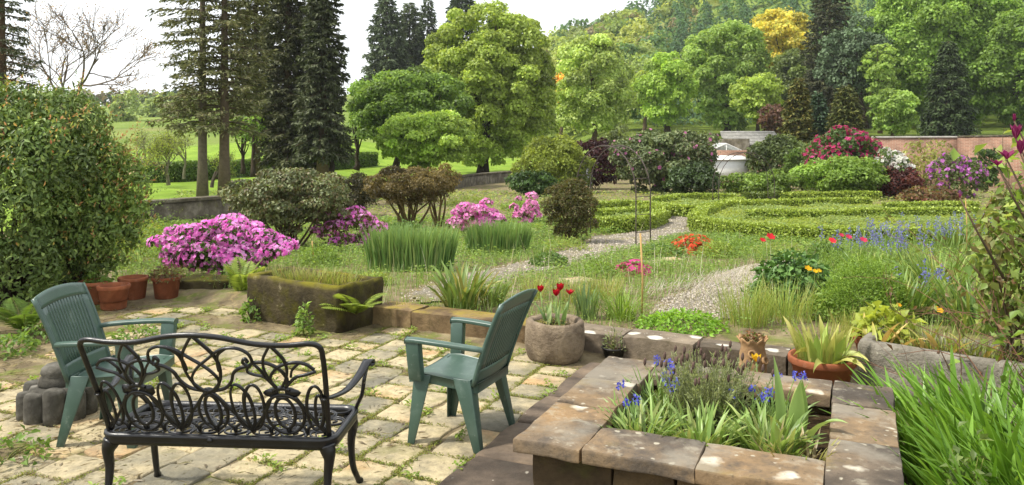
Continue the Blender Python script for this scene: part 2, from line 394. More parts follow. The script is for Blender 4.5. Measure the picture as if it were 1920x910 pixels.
# ------------------------------------------------------------------ patio of stone slabs
M_SLAB = surf('paving_stone', [(.22, '#6a6658'), (.36, '#8a826c'), (.5, '#a39678'), (.64, '#b0a280'), (.8, '#a88a64')], 2.6, .9, .25, .45, 42, objrand=.42, mottle=16, bdist=.012,
              layers=[(7, .54, .68, '#6f6a58', .6, False, 'n'), (24, .57, .70, '#575138', .55, False, 'n'), (70, .56, .7, '#5c5440', .6, False, 'n'), (1.4, .54, .66, '#77705f', .55, False, 'n'), (3.1, .56, .70, '#68663a', .6, False, 'n')])
patio = bpy.data.objects.new('patio', None); COL.objects.link(patio); tag(patio, kind='structure')
rg = RNG(11); PO = np.array([-.22, 3.75]) - .035 * V; slabs = []
def slab(cx, cy, a, b, ang, th, z, seed, mat, name, parent, jit=.010, bev=.005, wob=.006):
    r = RNG(seed); pts = []
    cor = [np.array([sx * a / 2, sy * b / 2]) + r.normal(0, jit, 2) for sx, sy in ((-1, -1), (1, -1), (1, 1), (-1, 1))]
    for i in range(4):
        p, q = cor[i], cor[(i + 1) % 4]; nrm = np.array([(q - p)[1], -(q - p)[0]]); nrm = nrm / np.linalg.norm(nrm)
        for t in (.04, .34, .66, .96): pts.append(p + (q - p) * t + nrm * r.normal(0, wob) - (nrm * .006 if t in (.04, .96) else 0))
    pts = np.array(pts); n = len(pts); c, s = math.cos(ang), math.sin(ang); cen = pts.mean(0)
    tilt = r.normal(0, .008, 2)
    def lay(k, dz):
        p = cen + (pts - cen) * (1 - k / (min(a, b) / 2)); x = p[:, 0] * c - p[:, 1] * s; y = p[:, 0] * s + p[:, 1] * c
        return np.stack([x, y, dz + tilt[0] * x + tilt[1] * y + r.normal(0, .0015, n)], -1)
    L = [lay(-.004, -th), lay(-.002, -bev * 1.6), lay(bev * .5, -bev * .4), lay(bev * 1.8, 0)]
    v = np.concatenate(L); q = []
    for k in range(3):
        for i in range(n): j = (i + 1) % n; q.append((k * n + i, k * n + j, (k + 1) * n + j, (k + 1) * n + i))
    m = MB(); m.add(v, quads=q, ngons=[list(range(3 * n, 4 * n))])
    o = m.build(name, mat, parent, False); o.location = (cx, cy, z); return o
nsl = 0
for col_i in range(-1, 17):                              # courses along U, stepping left across V
    wv = .30; v0 = -(col_i * .31) - .155; u = -1.2 + rg.uniform(0, .25)
    while u < 5.2:
        lu = rg.uniform(.23, .36); cu = u + lu / 2; c = PO + U * cu + V * v0; u += lu + .010
        s = kerb_s(*c); px = 960 + F_PX * c[0] / c[1]; py = 258 + F_PX * CAM_Z / c[1]
        rv = float((c - np.array([.003, 3.84])) @ V)
        if rv > -.6 and float((c - np.array([.003, 3.84])) @ U) < 2.75: continue
        if s > -.12 or c[1] < 3.7 or px < -60 or py > 960: continue
        if c[0] < -3.9 or (c[0] < -2.75 and rg.random() < .14 + .2 * (c[0] < -3.4)): continue
        if c[0] < -2.5 and c[1] > 7.6 and rg.random() < .3: continue
        if s > -.5 and rg.random() < .35: continue
        if -2.9 < c[0] < -1.35 and kerb_s(*c) > -.75 and c[1] > 7.3: continue
        slabs.append((c, lu, wv)); nsl += 1
for i, (c, lu, wv) in enumerate(slabs):
    slab(c[0], c[1], lu - .008, wv - .010, R(66.5) + rg.normal(0, .02), .05, rg.normal(.001, .003), 900 + i, M_SLAB, 'paving_slab', patio)
print('slabs', nsl)
PPTS = np.array([c for c, _, _ in slabs])

# ------------------------------------------------------------------ kerb and raised planter
M_COPING = surf('coping_stone', [(.25, '#443d35'), (.42, '#675b4d'), (.56, '#7b6850'), (.74, '#8a7050')], 2.2, .9, .25, .5, 34, objrand=.25, mottle=9, bdist=.014,
                layers=[(3.4, .52, .62, '#4a443e', .75, False, 'n'), (11, .56, .68, '#544c42', .6, False, 'n'), (2.6, .56, .66, '#7b6d3c', .4, True, 'n'), (3.6, .37, .46, '#c2bcaa', .9, True, 'vor'), (13, .34, .43, '#a8a18e', .8, True, 'vor'), (40, .56, .7, '#3f382f', .55, False, 'n'), (9, .56, .66, '#96907e', .5, True, 'n'), (1.9, .50, .62, '#857f72', .6, True, 'n')])
M_KERB = surf('kerb_stone', [(.25, '#3a3023'), (.45, '#5a4a35'), (.65, '#7c684c'), (.8, '#8d7a58')], 3.0, .92, .2, .6, 30, objrand=.3, mottle=8, bdist=.016,
              layers=[(3.0, .45, .6, '#8a7a2c', .7, True, 'n'), (9, .55, .7, '#40391f', .6, False, 'n'), (7, .28, .36, '#aaa698', .9, True, 'vor')])
M_KERB2 = surf('kerb_stone_lichened', [(.25, '#463e33'), (.5, '#6b6052'), (.75, '#857866')], 3.0, .92, .2, .6, 30, objrand=.3, mottle=8, bdist=.016,
              layers=[(9, .55, .7, '#40391f', .6, False, 'n'), (4.5, .46, .54, '#b8b4a8', .95, True, 'vor'), (17, .34, .40, '#aaa698', .9, True, 'vor')])
kerb = thing('kerb', 'low kerb of long mossy and lichened stones edging the paved terrace', 'kerb')
def kstone(s0, s1, h, w, mat, seed, off=0.0):
    m = MB(); L = s1 - s0; rock(m, (L, w, h + .06), (0, 0, 0), 0, 7, .018, .016, 5, seed)
    o = m.build('kerb_stone', mat, kerb, True); c = K0 + KV * (s0 + s1) / 2 + KN * (w / 2 + off)
    o.location = (c[0], c[1], -.06); o.rotation_euler = (0, 0, math.atan2(KV[1], KV[0])); return o
for i, (a, b, h, w, mat) in enumerate([(.0, .48, .17, .36, M_KERB), (.49, 1.5, .165, .36, M_KERB), (1.51, 2.02, .16, .33, M_KERB), (2.03, 2.62, .165, .34, M_KERB2), (2.63, 3.24, .17, .34, M_KERB2),
                                  (3.25, 3.95, .16, .33, M_KERB2), (3.96, 4.6, .165, .34, M_KERB2), (4.61, 5.3, .16, .33, M_KERB2), (-1.6, -.62, .12, .30, M_KERB)]):
    kstone(a, b, h, w, mat, 30 + i)

PL = np.array([.003, 3.84]); PU, PVW = 1.60, 1.70        # planter: front-left corner, extent along U and V
A66 = R(66.5)
planter = thing('raised_planter', 'raised square planter bed of brown stone with lichen-spotted coping slabs', 'planter', (PL[0], PL[1], 0), A66 - R(90))
# local frame: x = V, y = U
WALLM = surf('planter_wall_stone', [(.25, '#2c241a'), (.5, '#4a3d2b'), (.75, '#63523a')], 3.5, .92, .2, .7, 26, objrand=.35, mottle=9, bdist=.02, layers=[(4, .55, .7, '#4a4a20', .6, False, 'n')])
def pstone(name, x0, x1, y0, y1, z0, z1, mat, seed, sub=9, rnd=.011, amp=.011):
    m = MB(); rock(m, (x1 - x0, y1 - y0, z1 - z0), (0, 0, 0), 0, sub, rnd, amp, 7, seed)
    o = m.build(name, mat, planter, True); o.location = ((x0 + x1) / 2, (y0 + y1) / 2, z0); return o
CW = .335; ZT, ZB = .405, .335
cop = [(0, .338, 0, .60), (0, .335, .606, 1.08), (0, .34, 1.086, PU), (.346, .95, 0, .325), (.956, 1.385, 0, .32), (1.392, PVW, 0, .62), (1.39, PVW, .626, 1.17), (1.385, PVW, 1.176, PU), (.346, .86, 1.30, PU), (.866, 1.379, 1.295, PU)]
cop[3] = (.346, .86, 0, .328); cop[4] = (.866, 1.388, 0, .33)
for i, (a, b, c, d) in enumerate(cop): pstone('coping_slab', a, b, c, d, ZB - .002 * (i % 3), ZT + .003 * (i % 2), M_COPING, 50 + i)
k = 0
for row, (z0, z1) in enumerate([(-.05, .15), (.153, .333)]):
    for side in range(4):
        ln = (PVW if side % 2 == 0 else PU) - .14; nst = 4; e = np.linspace(0, ln, nst + 1) + (RNG(side + 9 * row).normal(0, .05, nst + 1) * [0, 1, 1, 1, 0])
        for j in range(nst):
            a, b = e[j] + .07 + .002, e[j + 1] + .07 - .003; k += 1
            if side == 0: pstone('wall_stone', a, b, .07, .25, z0, z1, WALLM, 80 + k, 4)
            elif side == 2: pstone('wall_stone', a, b, PU - .25, PU - .07, z0, z1, WALLM, 80 + k, 4)
            elif side == 1: pstone('wall_stone', .07, .25, max(a, .253), min(b, PU - .253), z0, z1, WALLM, 80 + k, 4)
            else: pstone('wall_stone', PVW - .25, PVW - .07, max(a, .253), min(b, PU - .253), z0, z1, WALLM, 80 + k, 4)
m = MB(); X, Y = np.meshgrid(np.linspace(.2, PVW - .2, 30), np.linspace(.2, PU - .2, 30), indexing='ij')
grid_mesh(m, X, Y, .27 + .025 * fbm(np.stack([X.ravel() * 6, Y.ravel() * 6, 0 * X.ravel()], -1)).reshape(X.shape))
M_DARKSOIL = surf('dark_soil', [(.3, '#241b12'), (.5, '#3b2f20'), (.7, '#54452f')], 9, .95, .1, .8, 60, bdist=.02)
m.build('soil', M_DARKSOIL, planter, True)
# flat edging slabs along the planter's foot
edging = thing('edging_strip', 'strip of dark flat sandstone slabs at the foot of the raised planter', 'edging', (PL[0], PL[1], 0), A66 - R(90))
M_EDGE = surf('edging_stone', [(.25, '#413931'), (.5, '#5e5246'), (.75, '#766654')], 3, .9, .25, .5, 34, objrand=.3, mottle=9, bdist=.014, layers=[(6, .27, .36, '#cfc8b6', .85, True, 'vor'), (5, .55, .7, '#4b443b', .6, False, 'n')])
u = -1.0
for i, L in enumerate([.52, .58, .5, .62, .55, .5, .42]):
    o = slab(-.225, u + L / 2, .56, L - .012, 0, .06, .03, 300 + i, M_EDGE, 'edging_slab', edging, .008, .008, .006)
    u += L

# ------------------------------------------------------------------ ornate metal bench
M_IRON = surf('black_cast_metal', [(.3, '#0b0b0d'), (.7, '#17181b')], 12, .33, .5, .2, 70, bdist=.005, layers=[(9, .52, .72, '#3a3a36', .55, True, 'n'), (35, .62, .72, '#4a4438', .4, False, 'n')])
def cr(pts, n=7):                                        # Catmull-Rom through points
    p = np.array(pts, float); p = np.vstack([2 * p[0] - p[1], p, 2 * p[-1] - p[-2]]); out = []
    for i in range(1, len(p) - 2):
        for t in np.arange(n) / n:
            out.append(.5 * ((2 * p[i]) + (-p[i - 1] + p[i + 1]) * t + (2 * p[i - 1] - 5 * p[i] + 4 * p[i + 1] - p[i + 2]) * t * t + (-p[i - 1] + 3 * p[i] - 3 * p[i + 1] + p[i + 2]) * t ** 3))
    out.append(p[-2]); return np.array(out)
bench = thing('garden_bench', 'ornate black cast metal bench seen from behind on the paving', 'bench', (-1.41, 3.845, 0), R(-4))
BW, SH = .55, .415                                       # half width, seat height; local +y = the way a sitter faces
def bk(a, b):                                            # backrest panel coordinates: a across (-1..1), b up (0..1)
    z = SH + .02 + b * .49; return np.stack([np.asarray(a) * (BW + .0 * b), -.005 - .20 * b - .05 * b * b + 0 * a + .035 * np.asarray(a) ** 2 * b, z + 0 * np.asarray(a)], -1)
def bkcurve(m, pts, r=.0075, n=6):
    p = cr(pts, n); tube(m, bk(p[:, 0], p[:, 1]), r * 1.18, 6, flat=.8)
def oval(cx, cy, rx, ry, n=22, rot=0):
    t = np.linspace(0, 2 * np.pi, n + 1); x, y = rx * np.cos(t), ry * np.sin(t); return np.stack([cx + x * math.cos(rot) - y * math.sin(rot), cy + x * math.sin(rot) + y * math.cos(rot)], -1)
m = MB()
rail = cr([(-.985, 0), (-1.0, .3), (-1.02, .62), (-1.03, .85), (-1.02, .96), (-.94, 1.0), (-.75, .985), (-.5, 1.0), (-.22, 1.07), (0, 1.09), (.22, 1.07), (.5, 1.0), (.75, .985), (.94, 1.0), (1.02, .96), (1.03, .85), (1.02, .62), (1.0, .3), (.985, 0)], 6)
tube(m, bk(rail[:, 0], rail[:, 1]), .0135, 8, flat=.85)
m.build('backrest_frame', M_IRON, bench, True)
m = MB(); CH = .47
for s in (-1, 1):
    P = lambda pts: [(s * x, y) for x, y in pts]
    bkcurve(m, P([(0, 1.085), (.06, 1.0), (.13, .88), (.155, .75), (.13, .60), (.06, .50), (0, CH)]))                       # pointed petal
    bkcurve(m, P([(.405, .80), (.385, .84), (.36, .80), (.40, .76), (.44, .80), (.42, .90), (.33, .955), (.20, .935), (.08, .84), (-.05, .72), (-.115, .60), (-.08, .50), (0, CH)]))   # arch with a curled end
    bkcurve(m, P([(.25, .955), (.17, .88), (.145, .78), (.14, .70)]))
    bkcurve(m, P([(.42, .76), (.33, .74), (.26, .68), (.22, .58), (.14, .50), (0, CH)]))
    bkcurve(m, P([(.62, .985), (.66, .92), (.705, .83), (.715, .72), (.69, .62), (.64, .52)]), .007)                          # side tulips
    bkcurve(m, P([(.62, .985), (.58, .92), (.535, .83), (.525, .72), (.55, .62), (.60, .52)]), .007)
    bkcurve(m, P([(.40, .76), (.38, .70), (.43, .665), (.51, .64), (.56, .57), (.60, .50)]), .007)
    bkcurve(m, P([(.40, .76), (.46, .80), (.56, .79), (.65, .73), (.70, .62), (.68, .53)]), .007)
    bkcurve(m, P([(.94, .72), (.88, .78), (.78, .80), (.66, .76), (.585, .68), (.56, .60), (.60, .52)]), .007)
    bkcurve(m, P([(.95, .70), (.86, .665), (.78, .64), (.71, .57), (.66, .50)]), .007)
    bkcurve(m, P([(.83, .795), (.76, .72), (.735, .64)]), .006)
    bkcurve(m, P([(.45, .78), (.50, .70), (.52, .64)]), .006)
    # solid hub of the side flower
    for hx in (-.085, .085):
        c = np.array([.63 * s + hx * s, .46]); t = np.linspace(0, 2 * np.pi, 13)[:-1]
        rr = 1 + .16 * np.sin(3 * t + hx * 20); f = bk(c[0] + .066 * rr * np.cos(t), c[1] + .055 * rr * np.sin(t)); g = f + np.array([0, .012, 0]); n = 12
        m.add(np.concatenate([f, g]), quads=[(i, (i + 1) % n, n + (i + 1) % n, n + i) for i in range(n)], ngons=[list(range(n))[::-1], list(range(n, 2 * n))])
    bkcurve(m, P([(.56, .495), (.60, .515), (.66, .515), (.70, .495)]), .010); bkcurve(m, P([(.58, .42), (.63, .41), (.68, .42)]), .009)
    bkcurve(m, oval(s * .63, .24, .085, .165), .0075); bkcurve(m, oval(s * .63, .225, .165, .215), .0075)
    # fans between the flowers
    for (rt, rx, cx, cy) in ((.10, .085, .27, .30), (-.10, .085, .37, .30)): bkcurve(m, oval(s * cx, cy, rx, .25, 22, -s * rt * 0 + (s * .10 if cx < .32 else -s * .10)), .007)
    bkcurve(m, oval(s * .32, .26, .04, .20), .0065)
    bkcurve(m, P([(.32, .02), (.24, .15), (.14, .30), (.06, .42), (0, CH)]), .007)
    bkcurve(m, P([(.32, .02), (.40, .15), (.48, .28), (.54, .42)]), .007)
    bkcurve(m, P([(.74, .42), (.80, .30), (.88, .15), (.96, .02)]), .007)
    bkcurve(m, oval(s * .90, .30, .075, .24, 22, -s * .08), .007); bkcurve(m, oval(s * .93, .26, .035, .18, 18, -s * .05), .0065)
    bkcurve(m, P([(0, CH), (.07, .40), (.125, .26), (.10, .12), (.02, .03)]), .007)
    for a0, a1 in ((.0, .16), (.16, .32), (.32, .48), (.48, .64), (.64, .80), (.80, .97)): bkcurve(m, P([(a0, .0), (a0 + .02, .075), ((a0 + a1) / 2, .115), (a1 - .02, .075), (a1, .0)]), .0065, 4)
bkcurve(m, oval(0, .25, .065, .175), .0075)
c = oval(0, CH - .01, .055, .05, 12)[:-1]; f = bk(c[:, 0], c[:, 1]); g = f + np.array([0, .012, 0])
m.add(np.concatenate([f, g]), quads=[(i, (i + 1) % 12, 12 + (i + 1) % 12, 12 + i) for i in range(12)], ngons=[list(range(12))[::-1], list(range(12, 24))])
for a in (-.96, -.64, -.32, 0, .32, .64, .96):
    c = oval(a, .03, .022, .035, 10)[:-1]; f = bk(c[:, 0], c[:, 1]) + np.array([0, -.004, 0]); g = f + np.array([0, .014, 0])
    m.add(np.concatenate([f, g]), quads=[(i, (i + 1) % 10, 10 + (i + 1) % 10, 10 + i) for i in range(10)], ngons=[list(range(10))[::-1], list(range(10, 20))])
m.build('backrest_tracery', M_IRON, bench, True)
# seat: rounded frame ring and swirling tracery
SD = .43
def rrect(hw, y0, y1, rad, n=6):
    out = []
    for cx, cy, a0 in ((hw - rad, y0 + rad, -90), (hw - rad, y1 - rad, 0), (-hw + rad, y1 - rad, 90), (-hw + rad, y0 + rad, 180)):
        for t in np.linspace(0, 90, n): out.append((cx + rad * math.cos(R(a0 + t)), cy + rad * math.sin(R(a0 + t))))
    return np.array(out)
m = MB()
prof = [(.006, .018), (.018, .012), (.020, 0.0), (.012, -.012), (.016, -.022), (.010, -.040), (-.012, -.042), (-.018, -.005), (-.008, .016)]
path = rrect(BW + .015, -.03, SD, .07); n = len(path); cen = np.array([0, SD / 2 - .015])
tg = unit(np.roll(path, -1, 0) - np.roll(path, 1, 0)); nr = np.stack([tg[:, 1], -tg[:, 0]], -1)
ring = np.stack([np.concatenate([path + nr * d, np.full((n, 1), SH + dz)], 1) for d, dz in prof], 1)
k = len(prof); q = [(i * k + j, ((i + 1) % n) * k + j, ((i + 1) % n) * k + (j + 1) % k, i * k + (j + 1) % k) for i in range(n) for j in range(k)]
m.add(ring.reshape(-1, 3), quads=q); m.build('seat_frame', M_IRON, bench, True)
m = MB(); m2 = MB(); tube(m2, [(-.02, -.06, SH - .002), (-.02, -.03, SH - .002)], .012, 10); m2.build('bolt', M_IRON, bench, True)
def seatc(pts, r=.007, n=5):
    p = cr(pts, n); tube(m, np.concatenate([p, np.full((len(p), 1), SH + .006) + .006 * np.cos(p[:, :1] * 5)], 1), r, 6, flat=.75)
for row, yy in enumerate((.045, .135, .225, .315)):
    for i in range(8):
        x = -.49 + .14 * i + (.07 if row % 2 else 0)
        if x > .53: continue
        seatc(oval(x, yy, .055, .044, 14, .2 * (-1) ** i), .0068)
        seatc([(x - .07, yy - .045), (x - .055, yy + .03), (x, yy + .066), (x + .055, yy + .03), (x + .07, yy - .045)], .0068)
        seatc([(x - .02, yy - .02), (x - .03, yy + .015), (x, yy + .03), (x + .022, yy + .005), (x + .004, yy - .012)], .0055)
for x in np.linspace(-.48, .48, 9): seatc([(x - .06, .40), (x - .04, .36), (x, .345), (x + .04, .36), (x + .06, .40)], .0068)
m.build('seat_tracery', M_IRON, bench, True)
for s in (-1, 1):
    m = MB()                                             # armrest: flat strap and its scrolled support
    p = cr([(s * (BW - .005), -.105, .640), (s * (BW + .02), -.02, .625), (s * (BW + .045), .12, .615), (s * (BW + .07), .24, .645), (s * (BW + .085), .34, .685), (s * (BW + .09), .385, .685), (s * (BW + .09), .40, .668), (s * (BW + .09), .388, .655)], 6)
    t, nn, bb = frames(p); wd = np.array([1.0, 0, 0]); k = len(p)
    hw = np.interp(np.arange(k) / k, [0, .3, .7, .9, 1], [.012, .016, .026, .024, .012])[:, None]; up = np.cross(t, wd); up = unit(up) * .006
    ring = np.stack([p + wd * hw + up, p - wd * hw + up, p - wd * hw - up, p + wd * hw - up], 1).reshape(-1, 3)
    m.add(ring, quads=[(4 * i + j, 4 * i + (j + 1) % 4, 4 * i + 4 + (j + 1) % 4, 4 * i + 4 + j) for i in range(k - 1) for j in range(4)], ngons=[(0, 1, 2, 3), (4 * k - 1, 4 * k - 2, 4 * k - 3, 4 * k - 4)])
    tube(m, cr([(s * (BW + .085), .36, .675), (s * (BW + .075), .33, .60), (s * (BW + .06), .345, .52), (s * (BW + .025), .385, .45), (s * (BW + .005), .40, .40)], 6), .0105, 8)
    tube(m, cr([(s * (BW + .085), .35, .665), (s * (BW + .085), .30, .625), (s * (BW + .08), .295, .60), (s * (BW + .078), .315, .59), (s * (BW + .074), .332, .60)], 5), .007, 6)
    m.build('armrest', M_IRON, bench, True)
    for f_, (y0, dy) in enumerate(((.0, -.09), (SD - .04, .10))):
        m = MB(); p = cr([(s * (BW - .02), y0, SH - .03), (s * (BW - .005), y0 + dy * .12, SH - .085), (s * (BW - .012), y0 + dy * .1, .25), (s * (BW - .01), y0 + dy * .35, .12), (s * (BW + .005), y0 + dy * .8, .03), (s * (BW + .012), y0 + dy, .006)], 6)
        r = np.interp(np.linspace(0, 1, len(p)), [0, .12, .22, .5, .8, .95, 1], [.042, .036, .026, .018, .015, .021, .020]); tube(m, p, r, 10)
        m.build('leg', M_IRON, bench, True)

# ------------------------------------------------------------------ green plastic armchairs
M_PLAST = surf('green_plastic', [(.3, '#394e44'), (.7, '#445a4f')], 5, .36, .5, .05, 60, bdist=.003, layers=[(6, .54, .75, '#65766d', .6, False, 'n'), (2.5, .52, .72, '#36473d', .5, False, 'n'), (30, .60, .72, '#8a948a', .35, False, 'n')])
def hexa(m, p0, p1):                                     # a box with freely placed bottom and top quads
    v = list(p0) + list(p1); m.add(v, quads=[(3, 2, 1, 0), (4, 5, 6, 7)] + [(i, (i + 1) % 4, 4 + (i + 1) % 4, 4 + i) for i in range(4)])
def bevel(o, w=.004, seg=2):
    b = o.modifiers.new('bevel', 'BEVEL'); b.width = w; b.segments = seg; b.limit_method = 'ANGLE'; b.angle_limit = R(35); return o
def make_chair(label, loc, rz, lean=(0, 0)):
    t = thing('garden_chair', label, 'chair', loc, rz)
    m = MB(); n = 15; g = np.linspace(-1, 1, n); X, Y = np.meshgrid(g, g, indexing='ij')          # dished seat
    wd = .245 - .012 * (1 - Y) ; xx = X * wd; yy = Y * .225 + .01
    zz = .415 + .02 * Y - .022 * (1 - X ** 2) * (1 - np.clip(Y, -1, .6) ** 2) - .028 * np.clip(Y - .6, 0, 1) ** 1.2 * 2
    b = np.stack([xx, yy, zz], -1).reshape(-1, 3); lo = b - [0, 0, .010]; i = (np.arange(n - 1)[:, None] * n + np.arange(n - 1)[None]).ravel(); q = np.stack([i, i + n, i + n + 1, i + 1], -1)
    rim = [k for k in range(n)] + [k * n + n - 1 for k in range(1, n)] + [(n - 1) * n + k for k in range(n - 2, -1, -1)] + [k * n for k in range(n - 2, 0, -1)]
    sk = b[rim] - [0, 0, .052]; N = n * n
    m.add(np.concatenate([b, lo, sk]), quads=np.concatenate([q, q[:, ::-1] + N]), )
    e = [(rim[a], 2 * N + a, 2 * N + (a + 1) % len(rim), rim[(a + 1) % len(rim)]) for a in range(len(rim))]; m.q.append(np.array(e)); m.build('seat', M_PLAST, t, True)
    def bp(x, w):                                        # backrest surface: x across in metres, w up 0..1
        x = np.asarray(x, float); w = np.asarray(w, float)
        return np.stack([x * (1 + .10 * w), -.205 - .16 * w - .035 * w * w + .35 * x * x, .40 + .52 * w - .55 * x * x * w ** 3], -1)
    def panel(m, x0, x1, w0, w1, th=.010, nx=6, nw=6):
        X, W = np.meshgrid(np.linspace(x0, x1, nx + 1), np.linspace(w0, w1, nw + 1), indexing='ij'); f = bp(X, W).reshape(-1, 3); r = f + [0, -th, -.003]
        i = (np.arange(nx)[:, None] * (nw + 1) + np.arange(nw)[None]).ravel(); q = np.stack([i, i + nw + 1, i + nw + 2, i + 1], -1); n_ = (nx + 1) * (nw + 1)
        rim = [k for k in range(nw + 1)] + [k * (nw + 1) + nw for k in range(1, nx + 1)] + [nx * (nw + 1) + k for k in range(nw - 1, -1, -1)] + [k * (nw + 1) for k in range(nx - 1, 0, -1)]
        e = [(rim[a], rim[a] + n_, rim[(a + 1) % len(rim)] + n_, rim[(a + 1) % len(rim)]) for a in range(len(rim))]
        m.add(np.concatenate([f, r]), quads=np.concatenate([q[:, ::-1], q + n_, np.array(e)]))
    m = MB(); HB = .235
    panel(m, -HB, HB, .84, 1.0, .012, 12, 4); panel(m, -HB, HB, .0, .16, .012, 12, 4)
    panel(m, -HB, -.168, .162, .838, .012, 3, 8); panel(m, .168, HB, .162, .838, .012, 3, 8)
    for s in (-1, 1): tube(m, bp(np.full(12, s * HB), np.linspace(-.02, .99, 12)) + [0, -.012, 0], .013, 8, flat=1.2)
    back = m.build('backrest', M_PLAST, t, False)
    ns = 12; sw = .336 / ns
    for k in range(ns):
        m = MB(); x = -.168 + k * sw; panel(m, x + .005, x + sw - .005, .158, .842, .009, 1, 8); m.build('slat', M_PLAST, back)
    for s in (-1, 1):
        m = MB(); p = cr([(s * .240, -.275, .615), (s * .265, -.18, .628), (s * .285, .0, .640), (s * .290, .16, .645), (s * .288, .225, .640)], 6); kk = len(p)
        hw = np.interp(np.arange(kk) / kk, [0, .15, .5, 1], [.012, .022, .030, .030])
        ring = np.stack([p + [1, 0, 0] * hw[:, None], p + [0, 0, .010], p - [1, 0, 0] * hw[:, None], p - [1, 0, 0] * hw[:, None] - [0, 0, .022], p + [1, 0, 0] * hw[:, None] - [0, 0, .022]], 1).reshape(-1, 3)
        m.add(ring, quads=[(5 * i + j, 5 * i + (j + 1) % 5, 5 * i + 5 + (j + 1) % 5, 5 * i + 5 + j) for i in range(kk - 1) for j in range(5)], ngons=[(0, 1, 2, 3, 4), tuple(5 * kk - 1 - j for j in range(5))])
        hexa(m, [(s * .235, .13, .39), (s * .285, .13, .39), (s * .285, .215, .39), (s * .235, .215, .39)][::s], [(s * .262, .135, .625), (s * .314, .135, .625), (s * .314, .225, .625), (s * .262, .225, .625)][::s])
        bevel(m.build('armrest', M_PLAST, t), .005)
        # legs: channel sections, two faces meeting at the outer corner
        for fr, (xt, yt, xb, yb) in enumerate(((.250, .20, .270, .235), (.238, -.175, .255, -.255))):
            m = MB(); th = .008; sy = 1 if fr == 0 else -1
            for (ax, ay) in ((1, 0), (0, 1)):            # one plate across, one along
                wt, wb = (.085, .042) if not ay else (.115, .048)
                def plate(x, y, w):
                    if not ay: return [(x - s * w, y), (x, y), (x, y - sy * th), (x - s * w, y - sy * th)]
                    return [(x - s * th, y - sy * .002), (x, y - sy * .002), (x, y - sy * w), (x - s * th, y - sy * w)]
                a = [(u_, v_, .0) for u_, v_ in plate(s * xb, yb, wb)]; c_ = [(u_, v_, .42) for u_, v_ in plate(s * xt, yt, wt)]
                if s * sy > 0: a, c_ = a[::-1], c_[::-1]
                hexa(m, a, c_)
            bevel(m.build('leg', M_PLAST, t), .003)
    return t
chair_a = make_chair('green plastic armchair beside the log-edged pedestal, facing towards the trough', (-2.46, 5.02, .0), R(-92))
chair_b = make_chair('green plastic armchair beside the raised planter, its slatted back to the planter', (-.31, 4.99, .0), R(66))

# ------------------------------------------------------------------ log-edged pedestal stone
M_GREY = surf('weathered_concrete', [(.25, '#32302b'), (.5, '#56534b'), (.75, '#88847b')], 5, .92, .2, .7, 30, mottle=10, bdist=.015, layers=[(7, .55, .7, '#3c3628', .7, False, 'n')])
ped = thing('pedestal', 'grey weathered stone pedestal with a log-shaped rim and a round cap', 'pedestal', (-3.04, 5.36, 0)); ped.scale = (.82, .82, .88)
m = MB(); lathe(m, [(.02, 0), (.21, 0), (.215, .2), (.20, .225), (.02, .23)], 24, wob=.03); m.build('core', M_GREY, ped, True)
for k in range(9):
    a = k * 2 * math.pi / 9 + .2; h = .22 + .02 * math.sin(k * 2.1); m = MB()
    lathe(m, [(.01, -.02), (.078, -.02), (.082, .05), (.080, h - .03), (.07, h - .006), (.01, h)], 14, wob=.06, seed=k)
    o = m.build('log_post', M_GREY, ped, True); o.location = (.215 * math.cos(a), .215 * math.sin(a), 0)
m = MB(); lathe(m, [(.02, .22), (.145, .22), (.15, .25), (.135, .285), (.12, .30), (.13, .32), (.12, .355), (.09, .375), (.02, .38)], 28, wob=.04); m.build('cap_stone', M_GREY, ped, True)

# ------------------------------------------------------------------ pots and troughs
M_TERRA = surf('terracotta', [(.25, '#713f2a'), (.5, '#8e5539'), (.75, '#a0684a')], 4, .88, .2, .3, 40, objrand=.25, mottle=7, bdist=.006, layers=[(8, .6, .72, '#ab8a74', .5, False, 'n'), (5, .6, .72, '#6c4a30', .6, False, 'n')])
def pot_prof(r, h, rim=.12, foot=.72, wall=.018):
    rb = r * foot; zr = h * (1 - rim * 1.4)
    return [(.01, 0), (rb, 0), (rb + .01, .012), (r * .93, zr - .004), (r * .99, zr), (r * 1.02, zr + .01), (r * 1.02, h - .008), (r, h), (r - wall, h), (r - wall * 1.3, h * .8), (rb * .95, h * .55)]
def pot(name, label, loc, r, h, foot=.72, soil=True, rz=0.0):
    t = thing(name, label, 'plant pot', loc, rz); m = MB(); pr = pot_prof(r, h, foot=foot); lathe(m, pr[:-1] + [(r * .85, h * (.80 if soil else .3))], 36, wob=.008, seed=int(r * 1000)); m.build('pot', M_TERRA, t, True)
    m = MB(); lathe(m, [(r * .90, h * (.80 if soil else .35)), (r * .4, h * (.84 if soil else .36)), (.005, h * (.84 if soil else .36))], 24, wob=.05); m.build('soil', M_DARKSOIL, t, True)
    return t
def onp(px, py, d=0): y = F_PX * CAM_Z / (py - 258) + d; return (at(px, y), y, -.01)
pot_a = pot('terracotta_pot', 'empty terracotta pot in front of the row behind the left chair', onp(213, 582, .13), .165, .26, soil=False)
pot_b = pot('terracotta_pot', 'terracotta pot half hidden behind the backrest of the left chair', onp(178, 572, .15), .17, .25)
pot_c = pot('terracotta_pot', 'terracotta pot tucked between the empty pot and the planted one', onp(250, 563, .15), .165, .25)
pot_d = pot('terracotta_pot', 'terracotta pot of trailing dead stems next to the mossy kerb block', onp(312, 562, .15), .16, .25)
